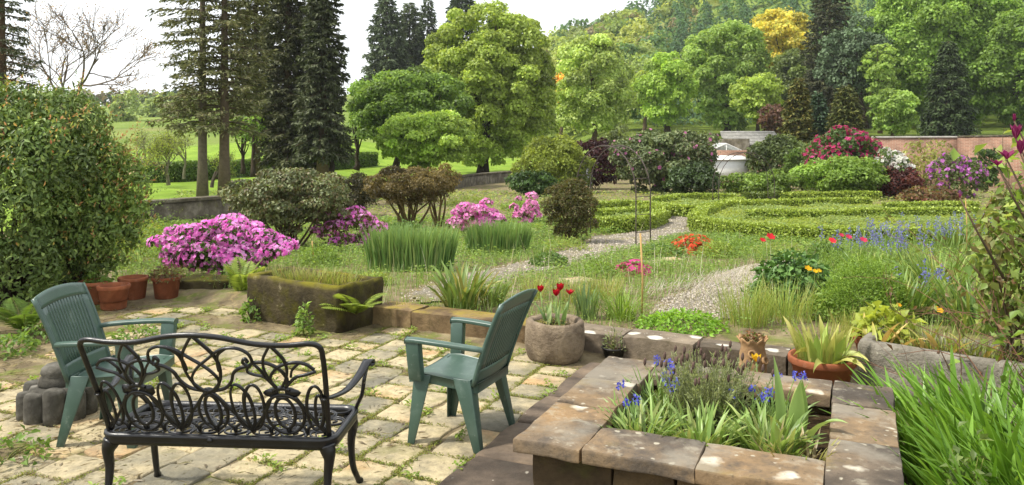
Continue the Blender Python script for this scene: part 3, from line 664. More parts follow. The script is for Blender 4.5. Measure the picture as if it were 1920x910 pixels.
m = MB(); M_MOSSY = surf('mossy_stone', [(.25, '#221e15'), (.45, '#373123'), (.62, '#4c4430'), (.8, '#625a44')], 3.0, .95, .15, .8, 24, objrand=.2, mottle=8, bdist=.025,
     layers=[(3.2, .40, .56, '#6f6a1e', .85, True, 'n'), (4.5, .5, .64, '#4d4a18', .75, False, 'n'), (8, .62, .72, '#a39b7c', .5, False, 'n')])
rock(m, (.62, .34, .20), (0, 0, 0), 0, 9, .03, .03, 5, 3); o = m.build('stone_block', M_MOSSY, None, True); p = onp(385, 553, .2); o.location = (p[0], p[1], -.03); o.rotation_euler = (0, 0, R(-14))
tag(o, 'low mossy sandstone block lying between the terracotta pots and the large trough', 'stone')

def trough(name, label, loc, rz, lx, ly, h, wall, mat, seed, amp=.02, soilz=.8, rd=.06):
    t = thing(name, label, 'trough', loc, rz); m = MB()
    # outer shell and cavity from one rounded ring profile
    def rr(hx, hy, z, rad, n=10, e=16):
        out = []
        cs = ((hx - rad, -hy + rad, -90), (hx - rad, hy - rad, 0), (-hx + rad, hy - rad, 90), (-hx + rad, -hy + rad, 180))
        for c_i, (cx, cy, a0) in enumerate(cs):
            for tt in np.linspace(0, 90, n): out.append((cx + rad * math.cos(R(a0 + tt)), cy + rad * math.sin(R(a0 + tt)), z))
            nx = cs[(c_i + 1) % 4]; p0 = np.array(out[-1]); p1 = np.array((nx[0] + rad * math.cos(R(nx[2])), nx[1] + rad * math.sin(R(nx[2])), z))
            for tt in np.arange(1, e) / e: out.append(tuple(p0 + (p1 - p0) * tt))
        return out
    rings = [rr(lx / 2 * .94, ly / 2 * .92, -.02, rd), rr(lx / 2 * .97, ly / 2 * .95, .05, rd)] + [rr(lx / 2 * (.98 + .02 * k), ly / 2 * (.97 + .03 * k), h * (.2 + .7 * k), rd) for k in (0, .25, .5, .75, 1)] + \
            [rr(lx / 2 - .012, ly / 2 - .012, h, .05), rr(lx / 2 - wall + .012, ly / 2 - wall + .012, h, .04), rr(lx / 2 - wall, ly / 2 - wall, h - .02, .04), rr(lx / 2 - wall, ly / 2 - wall, h * .6, .04)]
    v = np.array(rings).reshape(-1, 3); n = len(rings[0]); w = v * 5 + seed * 7.7
    v = v + amp * np.stack([fbm(w, 4), fbm(w + 31, 4), fbm(w + 67, 4)], -1)
    q = [(a * n + i, a * n + (i + 1) % n, (a + 1) * n + (i + 1) % n, (a + 1) * n + i) for a in range(len(rings) - 1) for i in range(n)]
    m.add(v, quads=q); m.build('basin', mat, t, True)
    m = MB(); X, Y = np.meshgrid(np.linspace(-lx / 2 + wall * .7, lx / 2 - wall * .7, 20), np.linspace(-ly / 2 + wall * .7, ly / 2 - wall * .7, 14), indexing='ij')
    grid_mesh(m, X, Y, h * soilz + .03 * fbm(np.stack([X.ravel() * 7, Y.ravel() * 7, 0 * X.ravel()], -1)).reshape(X.shape)); m.build('soil', M_DARKSOIL, t, True); return t
tr_a = trough('stone_trough', 'large mossy brown stone trough filled with grassy growth', (-2.02, 8.16, -.01), R(-31), 1.32, .66, .45, .085, M_MOSSY, 5, .03, .88)
M_GRANITE = surf('grey_stone', [(.25, '#5c574d'), (.5, '#868074'), (.75, '#a29c90')], 5, .95, .15, .9, 40, mottle=14, bdist=.02, layers=[(9, .56, .7, '#5b5836', .55, False, 'n'), (12, .28, .36, '#c6c2b0', .6, False, 'vor')])
tr_b = trough('stone_trough', 'rough grey stone trough with yellowing bulb leaves by the strappy clump', (3.10, 5.62, -.01), R(-38), 1.15, .56, .40, .085, M_GRANITE, 9, .012, .8, .03)
rp = thing('round_planter', 'round rough stone planter holding red tulips', 'planter', (.36, 6.72, -.01)); m = MB()
M_BSTONE = surf('brown_boulder', [(.25, '#52463a'), (.5, '#7e705e'), (.75, '#a09078')], 5, .95, .15, .9, 32, mottle=12, bdist=.025, layers=[(10, .28, .36, '#c9c2ac', .7, False, 'vor'), (6, .58, .72, '#4c4526', .6, False, 'n')])
lathe(m, [(.02, -.02), (.20, -.02), (.235, .04), (.252, .14), (.25, .25), (.243, .315), (.228, .335), (.195, .33), (.18, .31), (.175, .24)], 48, wob=.05, seed=3); m.build('bowl', M_BSTONE, rp, True)
m = MB(); lathe(m, [(.185, .265), (.1, .285), (.005, .29)], 24, wob=.05); m.build('soil', M_DARKSOIL, rp, True)
bowl = pot('terracotta_bowl', 'wide terracotta bowl of flopping tulip leaves behind the raised planter', (2.20, 5.68, -.01), .225, .31, .62)
pot_e = pot('terracotta_pot', 'leaning terracotta pot of lime-green leaves behind the grey stone trough', (2.82, 6.18, -.0), .12, .36, .7); pot_e.rotation_euler = (R(4), R(-12), 0)
# frilled strawberry pot
M_CLAY = surf('pale_clay', [(.25, '#765c42'), (.5, '#957856'), (.75, '#a88a66')], 5, .9, .2, .5, 30, mottle=9, bdist=.012, layers=[(6, .55, .7, '#8c5a38', .6, False, 'n')])
sp = thing('strawberry_pot', 'tall pale clay pot with a frilled rim and side holes near the kerb', 'plant pot', (1.80, 5.98, -.01)); m = MB()
n = 40; prof = [(.02, 0), (.09, 0), (.098, .04), (.102, .14), (.098, .24), (.085, .30), (.092, .335), (.112, .362), (.100, .362), (.078, .33), (.07, .26)]
lathe(m, prof, n, wob=.02, seed=4); v = m.v[0]; a = np.arctan2(v[:, 1], v[:, 0]); rim = np.repeat((np.array([p[1] for p in prof]) > .33), n); v[rim, 2] += .014 * np.sin(9 * a[rim]); v[rim, :2] *= (1 + .07 * np.sin(9 * a[rim]))[:, None]
m.build('pot', M_CLAY, sp, True)
for a, z in ((-1.9, .26), (-.9, .21), (-2.6, .15), (-1.3, .10)):
    m = MB(); lathe(m, [(.030, 0), (.033, .012), (.030, .022), (.020, .024), (.014, -.01)], 14); o = m.build('side_lip', M_CLAY, sp, True); o.location = (.094 * math.cos(a), .094 * math.sin(a), z); o.rotation_euler = (0, R(68), a)
m = MB(); lathe(m, [(.085, .31), (.005, .32)], 16); m.build('soil', M_DARKSOIL, sp, True)
bp_ = thing('plastic_pot', 'small round black plastic pot of sprouting stems at the foot of the kerb', 'plant pot', (.86, 6.78, -.01)); m = MB()
M_BLACK = surf('black_plastic', [(.3, '#141414'), (.7, '#222120')], 8, .5, .4, .1, 40); lathe(m, [(.01, 0), (.075, 0), (.095, .07), (.102, .075), (.102, .085), (.09, .085), (.085, .05)], 28); m.build('pot', M_BLACK, bp_, True)
m = MB(); lathe(m, [(.09, .06), (.005, .068)], 20, wob=.05); m.build('soil', M_DARKSOIL, bp_, True)

# ------------------------------------------------------------------ trees
def shell_leaves(m, rng, lobes, s, cov, cols, hollow=.78, upb=.35, jit=.16, aspect=.75, lobevar=.16, flat=1.0, back=.3, skirt=-.55, droop=.1, spiky=0.0):
    """leaf-sized faces through the outer shell of a set of overlapping lobes (x,y,z,rx,ry,rz)"""
    lobes = np.asarray(lobes, float); Ps, Ns, Cs = [], [], []
    cen = lobes[:, :3].mean(0)
    for k, (x, y, z, rx, ry, rz) in enumerate(lobes):
        ar = 4 * np.pi * ((rx * ry) ** 1.6 / 3 + (rx * rz) ** 1.6 / 3 + (ry * rz) ** 1.6 / 3) ** (1 / 1.6)
        n = int(ar * cov / (.5 * aspect * s * s)); d = sph(rng, n)
        d = d[d[:, 2] > skirt + .35 * rng.random(len(d))]
        r = rng.uniform(hollow, 1.06, (len(d), 1)) + .16 * fbm(d * 2.6 + k * 5.1)[:, None] + .25 * (rng.random((len(d), 1)) < .05)
        p = np.array([x, y, z]) + d * r * [rx, ry, rz]
        Ps.append(p); Ns.append(unit(d / [rx, ry, rz])); c = pal(rng, len(p), cols, jit) * (1 + lobevar * rng.normal()); Cs.append(c)
    P = np.concatenate(Ps); N = np.concatenate(Ns); C = np.concatenate(Cs)
    ins = np.zeros(len(P), int)
    for (x, y, z, rx, ry, rz) in lobes: ins += (((P - [x, y, z]) / [rx, ry, rz]) ** 2).sum(1) < .72 ** 2
    keep = (ins == 0) & ((P[:, 1] < cen[1] + .25 * np.ptp(lobes[:, 1])) | (rng.random(len(P)) < back))   # thin out the far side
    P, N, C = P[keep], N[keep], C[keep]; n = len(P)
    Nn = unit(N + rng.normal(size=(n, 3)) * .55 + [0, 0, upb]); D = unit(np.cross(Nn, rng.normal(size=(n, 3))) + N * spiky + np.array([0, 0, -.35]) * (1 - spiky))
    L = s * 1.25 * rng.uniform(.7, 1.35, n); leaves(m, P, D, Nn, L, L * aspect, C, droop=droop); return n
def env_lobes(rng, c, rx, ry, rz, n, fr=(.22, .36), top=1.0, bot=.6, power=1.0, squash=.8):
    """lobes spread over an ellipsoid envelope; top/bot shape the profile"""
    out = []
    g = (1 + 5 ** .5) / 2
    for i in range(n):
        t = (i + .5) / n; zz = 1 - 2 * t; ph = 2 * np.pi * i / g + rng.normal(0, .25)
        q = math.sqrt(max(0, 1 - zz * zz)) ** power; prof = q * (top if zz > 0 else 1 - (1 - bot) * (-zz))
        r = rng.uniform(*fr) * rng.uniform(.75, 1.2); k = 1 - r * .75 + rng.normal(0, .09)
        out.append((c[0] + rx * prof * k * math.cos(ph), c[1] + ry * prof * k * math.sin(ph), c[2] + rz * zz * k, r * rx * 1.15, r * ry * 1.15, r * rx * squash * 1.15 if rz > rx else r * rz * 1.15 * squash * 1.2))
    for i in range(max(3, n // 7)):
        d = sph(rng, 1)[0] * rng.uniform(.1, .5); r = rng.uniform(.4, .5); out.append((c[0] + rx * d[0], c[1] + ry * d[1], c[2] + rz * d[2], r * rx, r * ry, r * rz))
    return out
def trunk_mesh(m, rng, base, top, r0, r1, col, wob=.12, n=9, sides=9):
    p = np.linspace(base, top, n); p[1:-1, :2] += rng.normal(0, wob * r0 * 2, (n - 2, 2)); r = np.linspace(r0, r1, n); r[0] *= 1.45; r[1] *= 1.08
    tube(m, p, r, sides, col); return p
BROWN = srgb('#5a4b3a'); GREYB = srgb('#6d6355'); DARKB = srgb('#3b3128')
def tree(name, label, px, Y, l, r, top, bot, cols, seed, s=None, n=34, tr=.22, cov=1.15, fr=(.2, .34), bark=BROWN, base_py=None, topk=1.0, botk=.65, limbs=7, dz=0.0, hollow=.78, power=1.0, lobevar=.16, mat=None, stems=1, upb=.35, group=None, squash=.8, back=.3):
    rng = RNG(seed); k = Y / F_PX; X = at(px, Y); zb = float(gz(X, Y)) if base_py is None else zt(base_py, Y)
    cx = at((l + r) / 2, Y); w = (r - l) / 2 * k; z1, z0 = zt(top, Y), zt(bot, Y); c = (cx - X, 0, (z0 + z1) / 2 - zb)
    t = thing(name, label, 'tree', (X, Y, zb - .05), 0, group)
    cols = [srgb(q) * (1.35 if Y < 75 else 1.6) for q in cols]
    lobes = env_lobes(rng, c, w, w * .9, (z1 - z0) / 2, n, fr, topk, botk, power, squash)
    m = MB(); shell_leaves(m, rng, lobes, s or .0030 * Y, cov, cols, hollow=hollow, lobevar=lobevar, upb=upb, back=back); m.build('crown', mat or M_LEAF, t)
    m = MB(); ht = c[2] + (z1 - z0) * .12
    for q in range(stems):
        off = np.array([0, 0, 0]) if stems == 1 else np.append(rng.normal(0, .35, 2) * tr * 4, 0)
        p = trunk_mesh(m, rng, off, (c[0] * .9 + off[0] * 2.5, off[1] * 2.5, ht), tr, tr * .4, bark)
    for i in range(limbs):
        lb = lobes[rng.integers(0, len(lobes) - 3)]; a = p[rng.integers(3, 7)]; b = np.array(lb[:3]); mid = (a + b) / 2 + [0, 0, -.12 * abs(b[2] - a[2])]
        q = cr([a, mid, b], 4); tube(m, q, np.linspace(tr * .42, tr * .12, len(q)), 6, bark)
    m.build('trunk', M_BARK, t, True); return t
def conifer(name, label, px, Y, top, bot, hw, cols, seed, tr=.2, base_py=None, nb=90, droop=.35, s=None, dens=1.0, power=.75, bark=BROWN, up0=.1, gap=0.0, flat=.22, curve=None, lean=0.0, group=None, tufts=1.0):
    rng = RNG(seed); k = Y / F_PX; X = at(px, Y); zb = float(gz(X, Y)) if base_py is None else zt(base_py, Y)
    H = zt(top, Y) - zb; h0 = zt(bot, Y) - zb; w = hw * k; s = s or .0034 * Y
    t = thing(name, label, 'tree', (X, Y, zb - .05), 0, group); m = MB(); mt = MB()
    tube(mt, [(lean * z, 0, z) for z in np.linspace(0, H * .985, 10)], np.linspace(tr, tr * .12, 10) * np.array([1.3] + [1] * 9), 9, bark)
    Ps, Ds, Ns, Ls = [], [], [], []
    for i in range(nb):
        u = ((i + rng.random()) / nb); z = h0 + (H - h0) * u; az = i * 2.4 + rng.normal(0, .3)
        if rng.random() < gap: continue
        prof = (1 - u) ** power if curve is None else np.interp(u, *curve); L = max(.08 * w, w * prof * rng.uniform(.72, 1.12))
        q = np.linspace(0, 1, 7); hd = np.array([math.cos(az), math.sin(az), 0]); dr = droop * (1 - .6 * u)
        path = np.array([lean * z, 0, z]) + hd * (L * q)[:, None] + np.array([0, 0, 1.0]) * (L * (up0 * q - dr * q ** 1.7 + .25 * dr * q ** 4))[:, None]
        if tr > 0: tube(mt, path[::2], np.linspace(tr * .16 + .01, .008, 4) * (.4 + .6 * (1 - u)), 4, bark, cap=False)
        n = max(6, int(L / s * 9 * dens * tufts)); tt = rng.uniform(.12, 1.03, n) ** .8; sd = np.array([-hd[1], hd[0], 0]); spread = L * .26 * np.sin(np.pi * np.clip(tt, .05, .95)) * rng.uniform(-1, 1, n)
        P = np.stack([np.interp(tt, q, path[:, c]) for c in range(3)], -1) + sd * spread[:, None] + np.stack([rng.normal(0, .03 * L, n), rng.normal(0, .03 * L, n), -np.abs(rng.normal(0, flat * .45 * L, n)) * .6 + .03 * L], -1)
        D = hd * .7 + sd * np.sign(spread)[:, None] * .7 + rng.normal(0, .35, (n, 3)) + np.array([0, 0, -.45 * (.3 + droop)])
        Ps.append(P); Ds.append(D); Ns.append(np.array([0, 0, 1.0]) + rng.normal(0, .5, (n, 3))); Ls.append(s * 1.9 * rng.uniform(.6, 1.3, n))
    P, D, N, L = np.concatenate(Ps), np.concatenate(Ds), np.concatenate(Ns), np.concatenate(Ls)
    leaves(m, P, D, N, L, L * .36, pal(rng, len(P), cols, .22), fold=.1, droop=.15)
    m.build('crown', M_NEEDLE, t); mt.build('trunk', M_BARK, t, True); return t
def bare_tree(name, label, px, Y, top, spread, seed, cols, base_py=None, tr=.12, levels=5, bark=GREYB, first=.28, leafn=2500, s=.05, splay=.55):
    rng = RNG(seed); X = at(px, Y); zb = float(gz(X, Y)) if base_py is None else zt(base_py, Y); H = zt(top, Y) - zb
    t = thing(name, label, 'tree', (X, Y, zb - .05)); m = MB(); tips = []
    def grow(p, d, L, r, lv):
        pts = [p]; dd = d.copy()
        for _ in range(4): dd = unit(dd + rng.normal(0, .10, 3) + [0, 0, .03]); pts.append(pts[-1] + dd * L / 4)
        tube(m, pts, np.linspace(max(r, .010), max(r * .62, .009), 5), 5 if lv < 2 else 3, bark, cap=False)
        if lv >= levels: tips.extend(pts[1:]); return
        for _ in range(3 if lv < 5 else 2):
            nd = unit(dd + rng.normal(0, splay, 3) * [1, 1, .6] + [0, 0, .06]); j = rng.integers(2, 5); grow(pts[j], nd, L * rng.uniform(.62, .84), r * .58, lv + 1)
    grow(np.array([0, 0, 0.]), np.array([0, 0, 1.]), H * first, tr, 0)
    m.build('trunk', M_BARK, t, True)
    P = np.array(tips)[rng.integers(0, len(tips), leafn)] + rng.normal(0, .12, (leafn, 3)); m = MB()
    leaves(m, P, sph(rng, leafn), sph(rng, leafn), s * rng.uniform(.6, 1.3, leafn), s * .5, pal(rng, leafn, cols, .2)); m.build('crown', M_LEAF, t); return t

SPRING = ['#83973a', '#90a544', '#74882f', '#9eb052']; ACER = ['#5f7c2a', '#6b8832', '#79963a', '#547026']; MIDG = ['#5d7a2a', '#6c8a34', '#7a983e', '#506c26']
DEEP = ['#3f5a22', '#4b6828', '#57762e', '#3a5020']; YELL = ['#b4a83c', '#c0b448', '#a4a03a', '#9aa040']; DARKC = ['#4a5234', '#565e40', '#626a48', '#40462c']; PINE = ['#666a40', '#767a4a', '#585e38', '#848054']; GOLDC = ['#55602a', '#6e7030', '#474f24', '#857a34']
G1 = 'broadleaved trees beyond the garden'; G2 = 'conifers beyond the garden'
# the lawn to the left
conifer('fir_tree', 'fir with a tall bare pale trunk, leftmost of the two trunks on the lawn', 380, 30, -330, 235, 98, PINE, 101, .19, 378, 120, .30, s=.10, dens=.95, gap=.2, power=.4, bark=srgb('#6a6052'), group=G2)
conifer('fir_tree', 'fir with a brown bare trunk just beside the leftmost trunk on the lawn', 421, 29.5, -300, 240, 95, PINE, 102, .21, 376, 120, .30, s=.10, dens=.95, gap=.22, power=.35, bark=srgb('#5b5040'), group=G2)
conifer('spruce_tree', 'dark dense spruce, left part of the dark clump', 540, 47, -150, 300, 62, ['#4a4e30', '#585c3a', '#646844', '#40442a'], 103, .34, 330, 230, .45, s=.17, dens=1.5, power=.42, group=G2)
conifer('spruce_tree', 'dark dense spruce with drooping boughs, right part of the dark clump', 605, 45, -110, 290, 52, DARKC, 104, .30, 330, 240, .55, s=.16, dens=1.5, power=.40, group=G2)
conifer('spruce_tree', 'dark spruce filling the gap between the bare trunks and the dark clump', 480, 52, -190, 250, 62, PINE, 105, .28, 328, 200, .35, s=.17, dens=1.4, power=.5, group=G2)
for i, (px, by, Y, tp, lab) in enumerate([(455, 325, 50, 255, 'slender dark trunk sapling nearest the two bare fir trunks'), (475, 330, 46, 250, 'forked sapling under the firs with pale green leaves'), (512, 322, 54, 265, 'thin sapling under the left dark spruce'), (572, 328, 52, 270, 'thin dark trunk sapling below the dark clump, left of its two partners'),
                                        (592, 328, 48, 270, 'dark straight trunk sapling below the dark clump, middle one'), (622, 330, 46, 268, 'leaning dark trunk sapling at the right foot of the dark clump'), (668, 318, 62, 240, 'small green tree behind the wall left of the maples')]):
    tree('sapling', lab, px, Y, px - 26, px + 26, tp - 40, tp + 22, MIDG if i % 2 else ACER, 120 + i, n=12, tr=.13 if i < 3 else .19, cov=.35, base_py=by, bark=DARKB, limbs=6, fr=(.26, .42), hollow=.5, group='saplings under the firs')
conifer('spruce_tree', 'tall grey-green spruce behind the maples, left of the three on the skyline', 725, 115, -12, 190, 50, ['#5a6848', '#667454', '#4d5a3e'], 106, .35, 300, 150, .30, s=.36, dens=1.2, power=.42, group=G2)
conifer('spruce_tree', 'grey-green spruce on the skyline, middle of the three behind the maples', 768, 120, 4, 190, 46, ['#5f6c48', '#6c7a54', '#525e3e'], 107, .35, 300, 140, .30, s=.36, dens=1.2, power=.45, group=G2)
conifer('spruce_tree', 'narrow grey-green spruce on the skyline, close to the big round tree', 802, 118, -4, 180, 30, ['#56644a', '#627052', '#4a563e'], 108, .3, 300, 110, .30, s=.34, dens=1.2, power=.45, group=G2)
conifer('spruce_tree', 'dark spruce tip rising behind the big round tree', 866, 110, -34, 120, 48, ['#4a5a40', '#56664a', '#404e36'], 109, .3, 300, 110, .30, s=.34, dens=1.2, power=.5, group=G2)
tree('lime_tree', 'biggest round pale green tree standing behind the stone wall', 905, 68, 797, 1042, 18, 306, SPRING, 131, n=150, tr=.42, cov=1.25, base_py=325, fr=(.11, .18), bark=DARKB, topk=.98, botk=.82, limbs=14, power=.8, group=G1, back=.2)
tree('maple_tree', 'wide mid-green maple beside the biggest round tree', 742, 60, 662, 872, 128, 285, ACER, 132, n=70, tr=.28, cov=1.2, base_py=328, fr=(.14, .24), bark=DARKB, botk=.85, limbs=12, squash=.8, group=G1)
tree('maple_tree', 'small bright lime-green maple in front of the wide maple', 790, 48, 712, 882, 206, 312, ['#7f9a38', '#8da843', '#728e2f', '#9ab24e'], 133, n=60, tr=.16, cov=1.2, base_py=338, fr=(.16, .26), bark=DARKB, botk=.8, limbs=12, squash=.75, stems=2, group=G1)
tree('birch_tree', 'light green feathery tree between the big round tree and the hill', 1112, 78, 1036, 1186, 60, 262, ['#82964a', '#90a254', '#748840', '#9cac5e'], 134, n=60, tr=.3, cov=1.05, base_py=290, fr=(.16, .28), botk=.8, power=.75, group=G1, topk=.85)
tree('beech_tree', 'orange-yellow tree top peeping between the round tree and the feathery one', 1052, 120, 1028, 1080, 128, 200, ['#b58a30', '#c29a3c', '#a89a3a'], 135, n=16, tr=.3, base_py=262, group=G1)
tree('oak_tree', 'rounded green tree with a flat top behind the rhododendron shrub', 1252, 95, 1196, 1306, 104, 240, ['#7d9838', '#8aa444', '#6f8a30'], 136, n=42, tr=.35, base_py=252, bark=DARKB, group=G1, fr=(.18, .3))
tree('oak_tree', 'tall mid-green tree below the yellow one on the hill foot', 1362, 105, 1280, 1442, 36, 245, ['#6f8a3a', '#7c9646', '#627c32', '#869c4c'], 137, n=70, tr=.45, base_py=250, bark=DARKB, group=G1, fr=(.16, .27))
tree('oak_tree', 'slim olive tree between the rounded tree and the feathery one', 1208, 112, 1180, 1246, 106, 235, ['#76893a', '#82953f', '#6a7e34'], 148, n=24, tr=.3, base_py=250, group=G1)
tree('maple_tree', 'golden yellow maple crown high among the green trees', 1468, 118, 1408, 1526, 12, 150, YELL, 138, n=36, tr=.35, base_py=245, bark=DARKB, group=G1, fr=(.18, .3), squash=.6)
tree('maple_tree', 'small lime-green tree in front of the tall trees, above the slate roof', 1420, 84, 1376, 1464, 128, 232, ['#82963c', '#8ea246', '#768a34'], 139, n=40, tr=.2, base_py=250, bark=DARKB, group=G1, squash=.5)
conifer('pine_tree', 'dark brownish pine rising behind the golden conifers', 1556, 100, -40, 190, 62, ['#4b5034', '#5a5c3c', '#40462e'], 110, .4, 240, 130, .25, s=.28, dens=1.1, power=.45, group=G2)
tree('pine_tree', 'dark blue-green broad pine with a leaning trunk', 1622, 92, 1538, 1664, 42, 190, ['#46583a', '#506244', '#3c4c32'], 140, n=40, tr=.35, base_py=240, bark=DARKB, mat=M_NEEDLE, limbs=12, hollow=.6, cov=1.0, group=G2)
conifer('golden_conifer', 'bronze-green conifer, left of the pair behind the magenta rhododendron', 1496, 62, 146, 285, 36, GOLDC, 111, .2, 290, 150, .25, s=.19, dens=1.3, power=.6, group=G2, up0=.35)
conifer('golden_conifer', 'dark blue-green conifer squeezed between the two bronze conifers', 1534, 64, 172, 285, 26, ['#3f5638', '#4b6444', '#354a30'], 112, .2, 290, 120, .25, s=.19, dens=1.3, power=.6, group=G2, up0=.35)
conifer('golden_conifer', 'bronze-green conifer, right of the pair behind the magenta rhododendron', 1586, 60, 160, 275, 38, ['#55602a', '#6a6c30', '#454f24'], 113, .2, 285, 150, .25, s=.19, dens=1.3, power=.55, group=G2, up0=.35)
tree('beech_tree', 'largest spreading green tree filling the top right behind the brick wall', 1760, 98, 1616, 1905, -60, 245, ['#69862e', '#76943a', '#5c7828', '#83a046'], 141, n=130, tr=.5, cov=1.15, base_py=245, bark=DARKB, limbs=16, fr=(.12, .22), group=G1)
tree('beech_tree', 'green tree at the right edge behind the brick wall', 1905, 90, 1822, 1990, 20, 245, ['#5f7a2a', '#6c8a34', '#536d24'], 142, n=70, tr=.45, cov=1.1, base_py=245, bark=DARKB, fr=(.16, .27), group=G1)
tree('hazel_tree', 'low lime-green tree with layered boughs over the brick wall', 1672, 76, 1634, 1722, 168, 252, ['#76903e', '#829c48', '#688234'], 143, n=40, tr=.16, cov=1.0, base_py=262, group=G1, squash=.5)
tree('hazel_tree', 'light green tree whose boughs droop left of the largest tree', 1650, 88, 1616, 1690, 80, 190, ['#7c9442', '#88a04c', '#70883a'], 149, n=30, tr=.2, cov=1.0, base_py=250, group=G1, squash=.55)
conifer('cypress_tree', 'dark weeping conifer in front of the largest spreading tree', 1778, 82, 76, 262, 50, ['#43552e', '#4f6238', '#384826'], 114, .3, 262, 190, .6, s=.24, dens=1.3, power=.5, group=G2)
tree('copper_beech', 'dull purple-brown bush tree beside the small lime-green tree', 1448, 80, 1420, 1476, 196, 252, ['#5c4436', '#6a5040', '#4c382c'], 144, n=20, tr=.14, cov=1.0, base_py=262, group=G1)
tree('ash_tree', 'dark green tree squeezed between the tall oak and the dark pine', 1500, 112, 1440, 1560, 90, 230, ['#5a6a34', '#66763e', '#4e5e2c'], 145, n=40, tr=.35, base_py=245, group=G1)
bare_tree('bare_tree', 'leafless spreading tree behind the red-tipped shrub on the left', 150, 26, -25, 200, 151, ['#9a7a60', '#8a7a54', '#a8906c'], base_py=330, tr=.13, levels=6, first=.34, leafn=3500, splay=.5, s=.07)
bare_tree('bare_tree', 'slim nearly leafless tree on the lawn left of the tall fir trunks', 316, 40, 225, 90, 152, ['#8a9a3c', '#9aa84a'], base_py=346, tr=.11, levels=5, bark=srgb('#6a6450'), leafn=1800, s=.10)
bare_tree('bare_tree', 'slim leafless tree right beside the two fir trunks', 397, 40, 240, 60, 153, ['#8a9a3c', '#7a8a3c'], base_py=350, tr=.10, levels=5, bark=srgb('#4c443a'), leafn=1200, s=.09)
conifer('fir_tree', 'dark fir bough tips hanging in at the top left corner', 2, 24, -250, 190, 62, DARKC, 115, .2, 330, 80, .4, s=.07, dens=1.0, power=.35, group=G2)

bare_tree('bare_tree', 'thin pale tree just right of the red-tipped shrub on the lawn', 268, 46, 205, 80, 154, ['#8a9a4c', '#9aa85a'], base_py=340, tr=.10, levels=5, bark=srgb('#7a7460'), leafn=1500, s=.10)
bare_tree('bare_tree', 'thin pale tree between the lawn hedge and the leftmost fir trunk', 345, 52, 215, 80, 155, ['#8a9a4c', '#9aa85a'], base_py=334, tr=.11, levels=5, bark=srgb('#7a7460'), leafn=1500, s=.11)
for i, (px, Y, tp, bt, w_, lab) in enumerate([(235, 150, 178, 236, 30, 'hazy field tree on the slope, leftmost'), (290, 170, 182, 232, 26, 'hazy field tree on the slope, middle one'), (335, 160, 172, 236, 30, 'hazy field tree on the slope behind the fir boughs')]):
    tree('field_tree', lab, px, Y, px - w_, px + w_, tp, bt, ['#7a8a50', '#86965c', '#6c7c46'], 170 + i, n=16, tr=.3, cov=.9)
# wooded hill: far mass of trees
rng = RNG(77); m = MB(); cnt = 0
PALS = [['#6a7e38', '#788c42'], ['#7e8e3e', '#8c9c4a'], ['#4c6a38', '#587642'], ['#6b7a3e', '#7a8848'], ['#8a9440', '#96a04c'], ['#75704e', '#857c5c'], ['#445f3c', '#507048']]
pts = []
while len(pts) < 1600:
    Y = rng.uniform(118, 345); X = rng.uniform(-.16 * Y, .72 * Y)
    if Y < 135 and X < 10: continue
    pts.append((X, Y))
for (X, Y) in pts:
    z = float(gz(X, Y)); n_ = float(fbm(np.array([[X * .025, Y * .018, 3.]]))[0]); con = n_ > .12
    p = PALS[rng.integers(0, 5)] if not con else PALS[6 if rng.random() < .7 else 2]
    if rng.random() < .05: p = PALS[5]
    if con and Y < 230: p = ['#3f5a3a', '#4a6844']
    s = .0042 * Y; p = [srgb(q) * 1.5 for q in p]
    if con:
        h = rng.uniform(7, 11); r = h * .24; nn = 190; u = rng.random(nn) ** 1.4; a = rng.random(nn) * 6.283; rr = r * (1 - u) * rng.uniform(.7, 1.1, nn)
        P = np.stack([X + rr * np.cos(a), Y + rr * np.sin(a), z + h * (.1 + .9 * u)], -1); N = np.stack([np.cos(a), np.sin(a), 0 * a + .5], -1)
        k = N[:, 1] < .45; P, N = P[k], N[k]; D = N * [1, 1, -1.0]; L = s * 1.3 * rng.uniform(.7, 1.2, len(P)); leaves(m, P, D + rng.normal(0, .2, D.shape), N, L, L * .55, pal(rng, len(P), p, .12))
    else:
        r = rng.uniform(2.6, 4.6); h = r * rng.uniform(1.5, 2.2); lob = [(X + rng.normal(0, .42) * r, Y + rng.normal(0, .3) * r - .2 * r, z + h * (.55 + rng.uniform(-.25, .32)), r * .55, r * .55, r * .5) for _ in range(6)]
        shell_leaves(m, rng, lob, s, .55, p, lobevar=.08, skirt=-.2, back=.12, hollow=.85)
o = m.build('woodland', M_LEAF); tag(o, 'distant mixed wood covering the hillside', 'woodland', kind='stuff')
print('woodland tris', sum(len(t) for t in m.t))
# far left treeline
m = MB(); rng = RNG(78)
for i in range(120):
    Y = rng.uniform(255, 300); X = rng.uniform(-.68 * Y, -.30 * Y); z = float(gz(X, Y)); r = rng.uniform(2.5, 5)
    shell_leaves(m, rng, [(X + rng.normal(0, .4) * r, Y, z + r * rng.uniform(-.1, .7), r * .6, r * .6, r * .6) for _ in range(4)], 1.2, .5, PALS[i % 7], lobevar=.1, skirt=-.2, back=.2, hollow=.85)
o = m.build('far_treeline', M_LEAF); tag(o, 'far blue-green line of trees across the fields', 'woodland', kind='stuff')

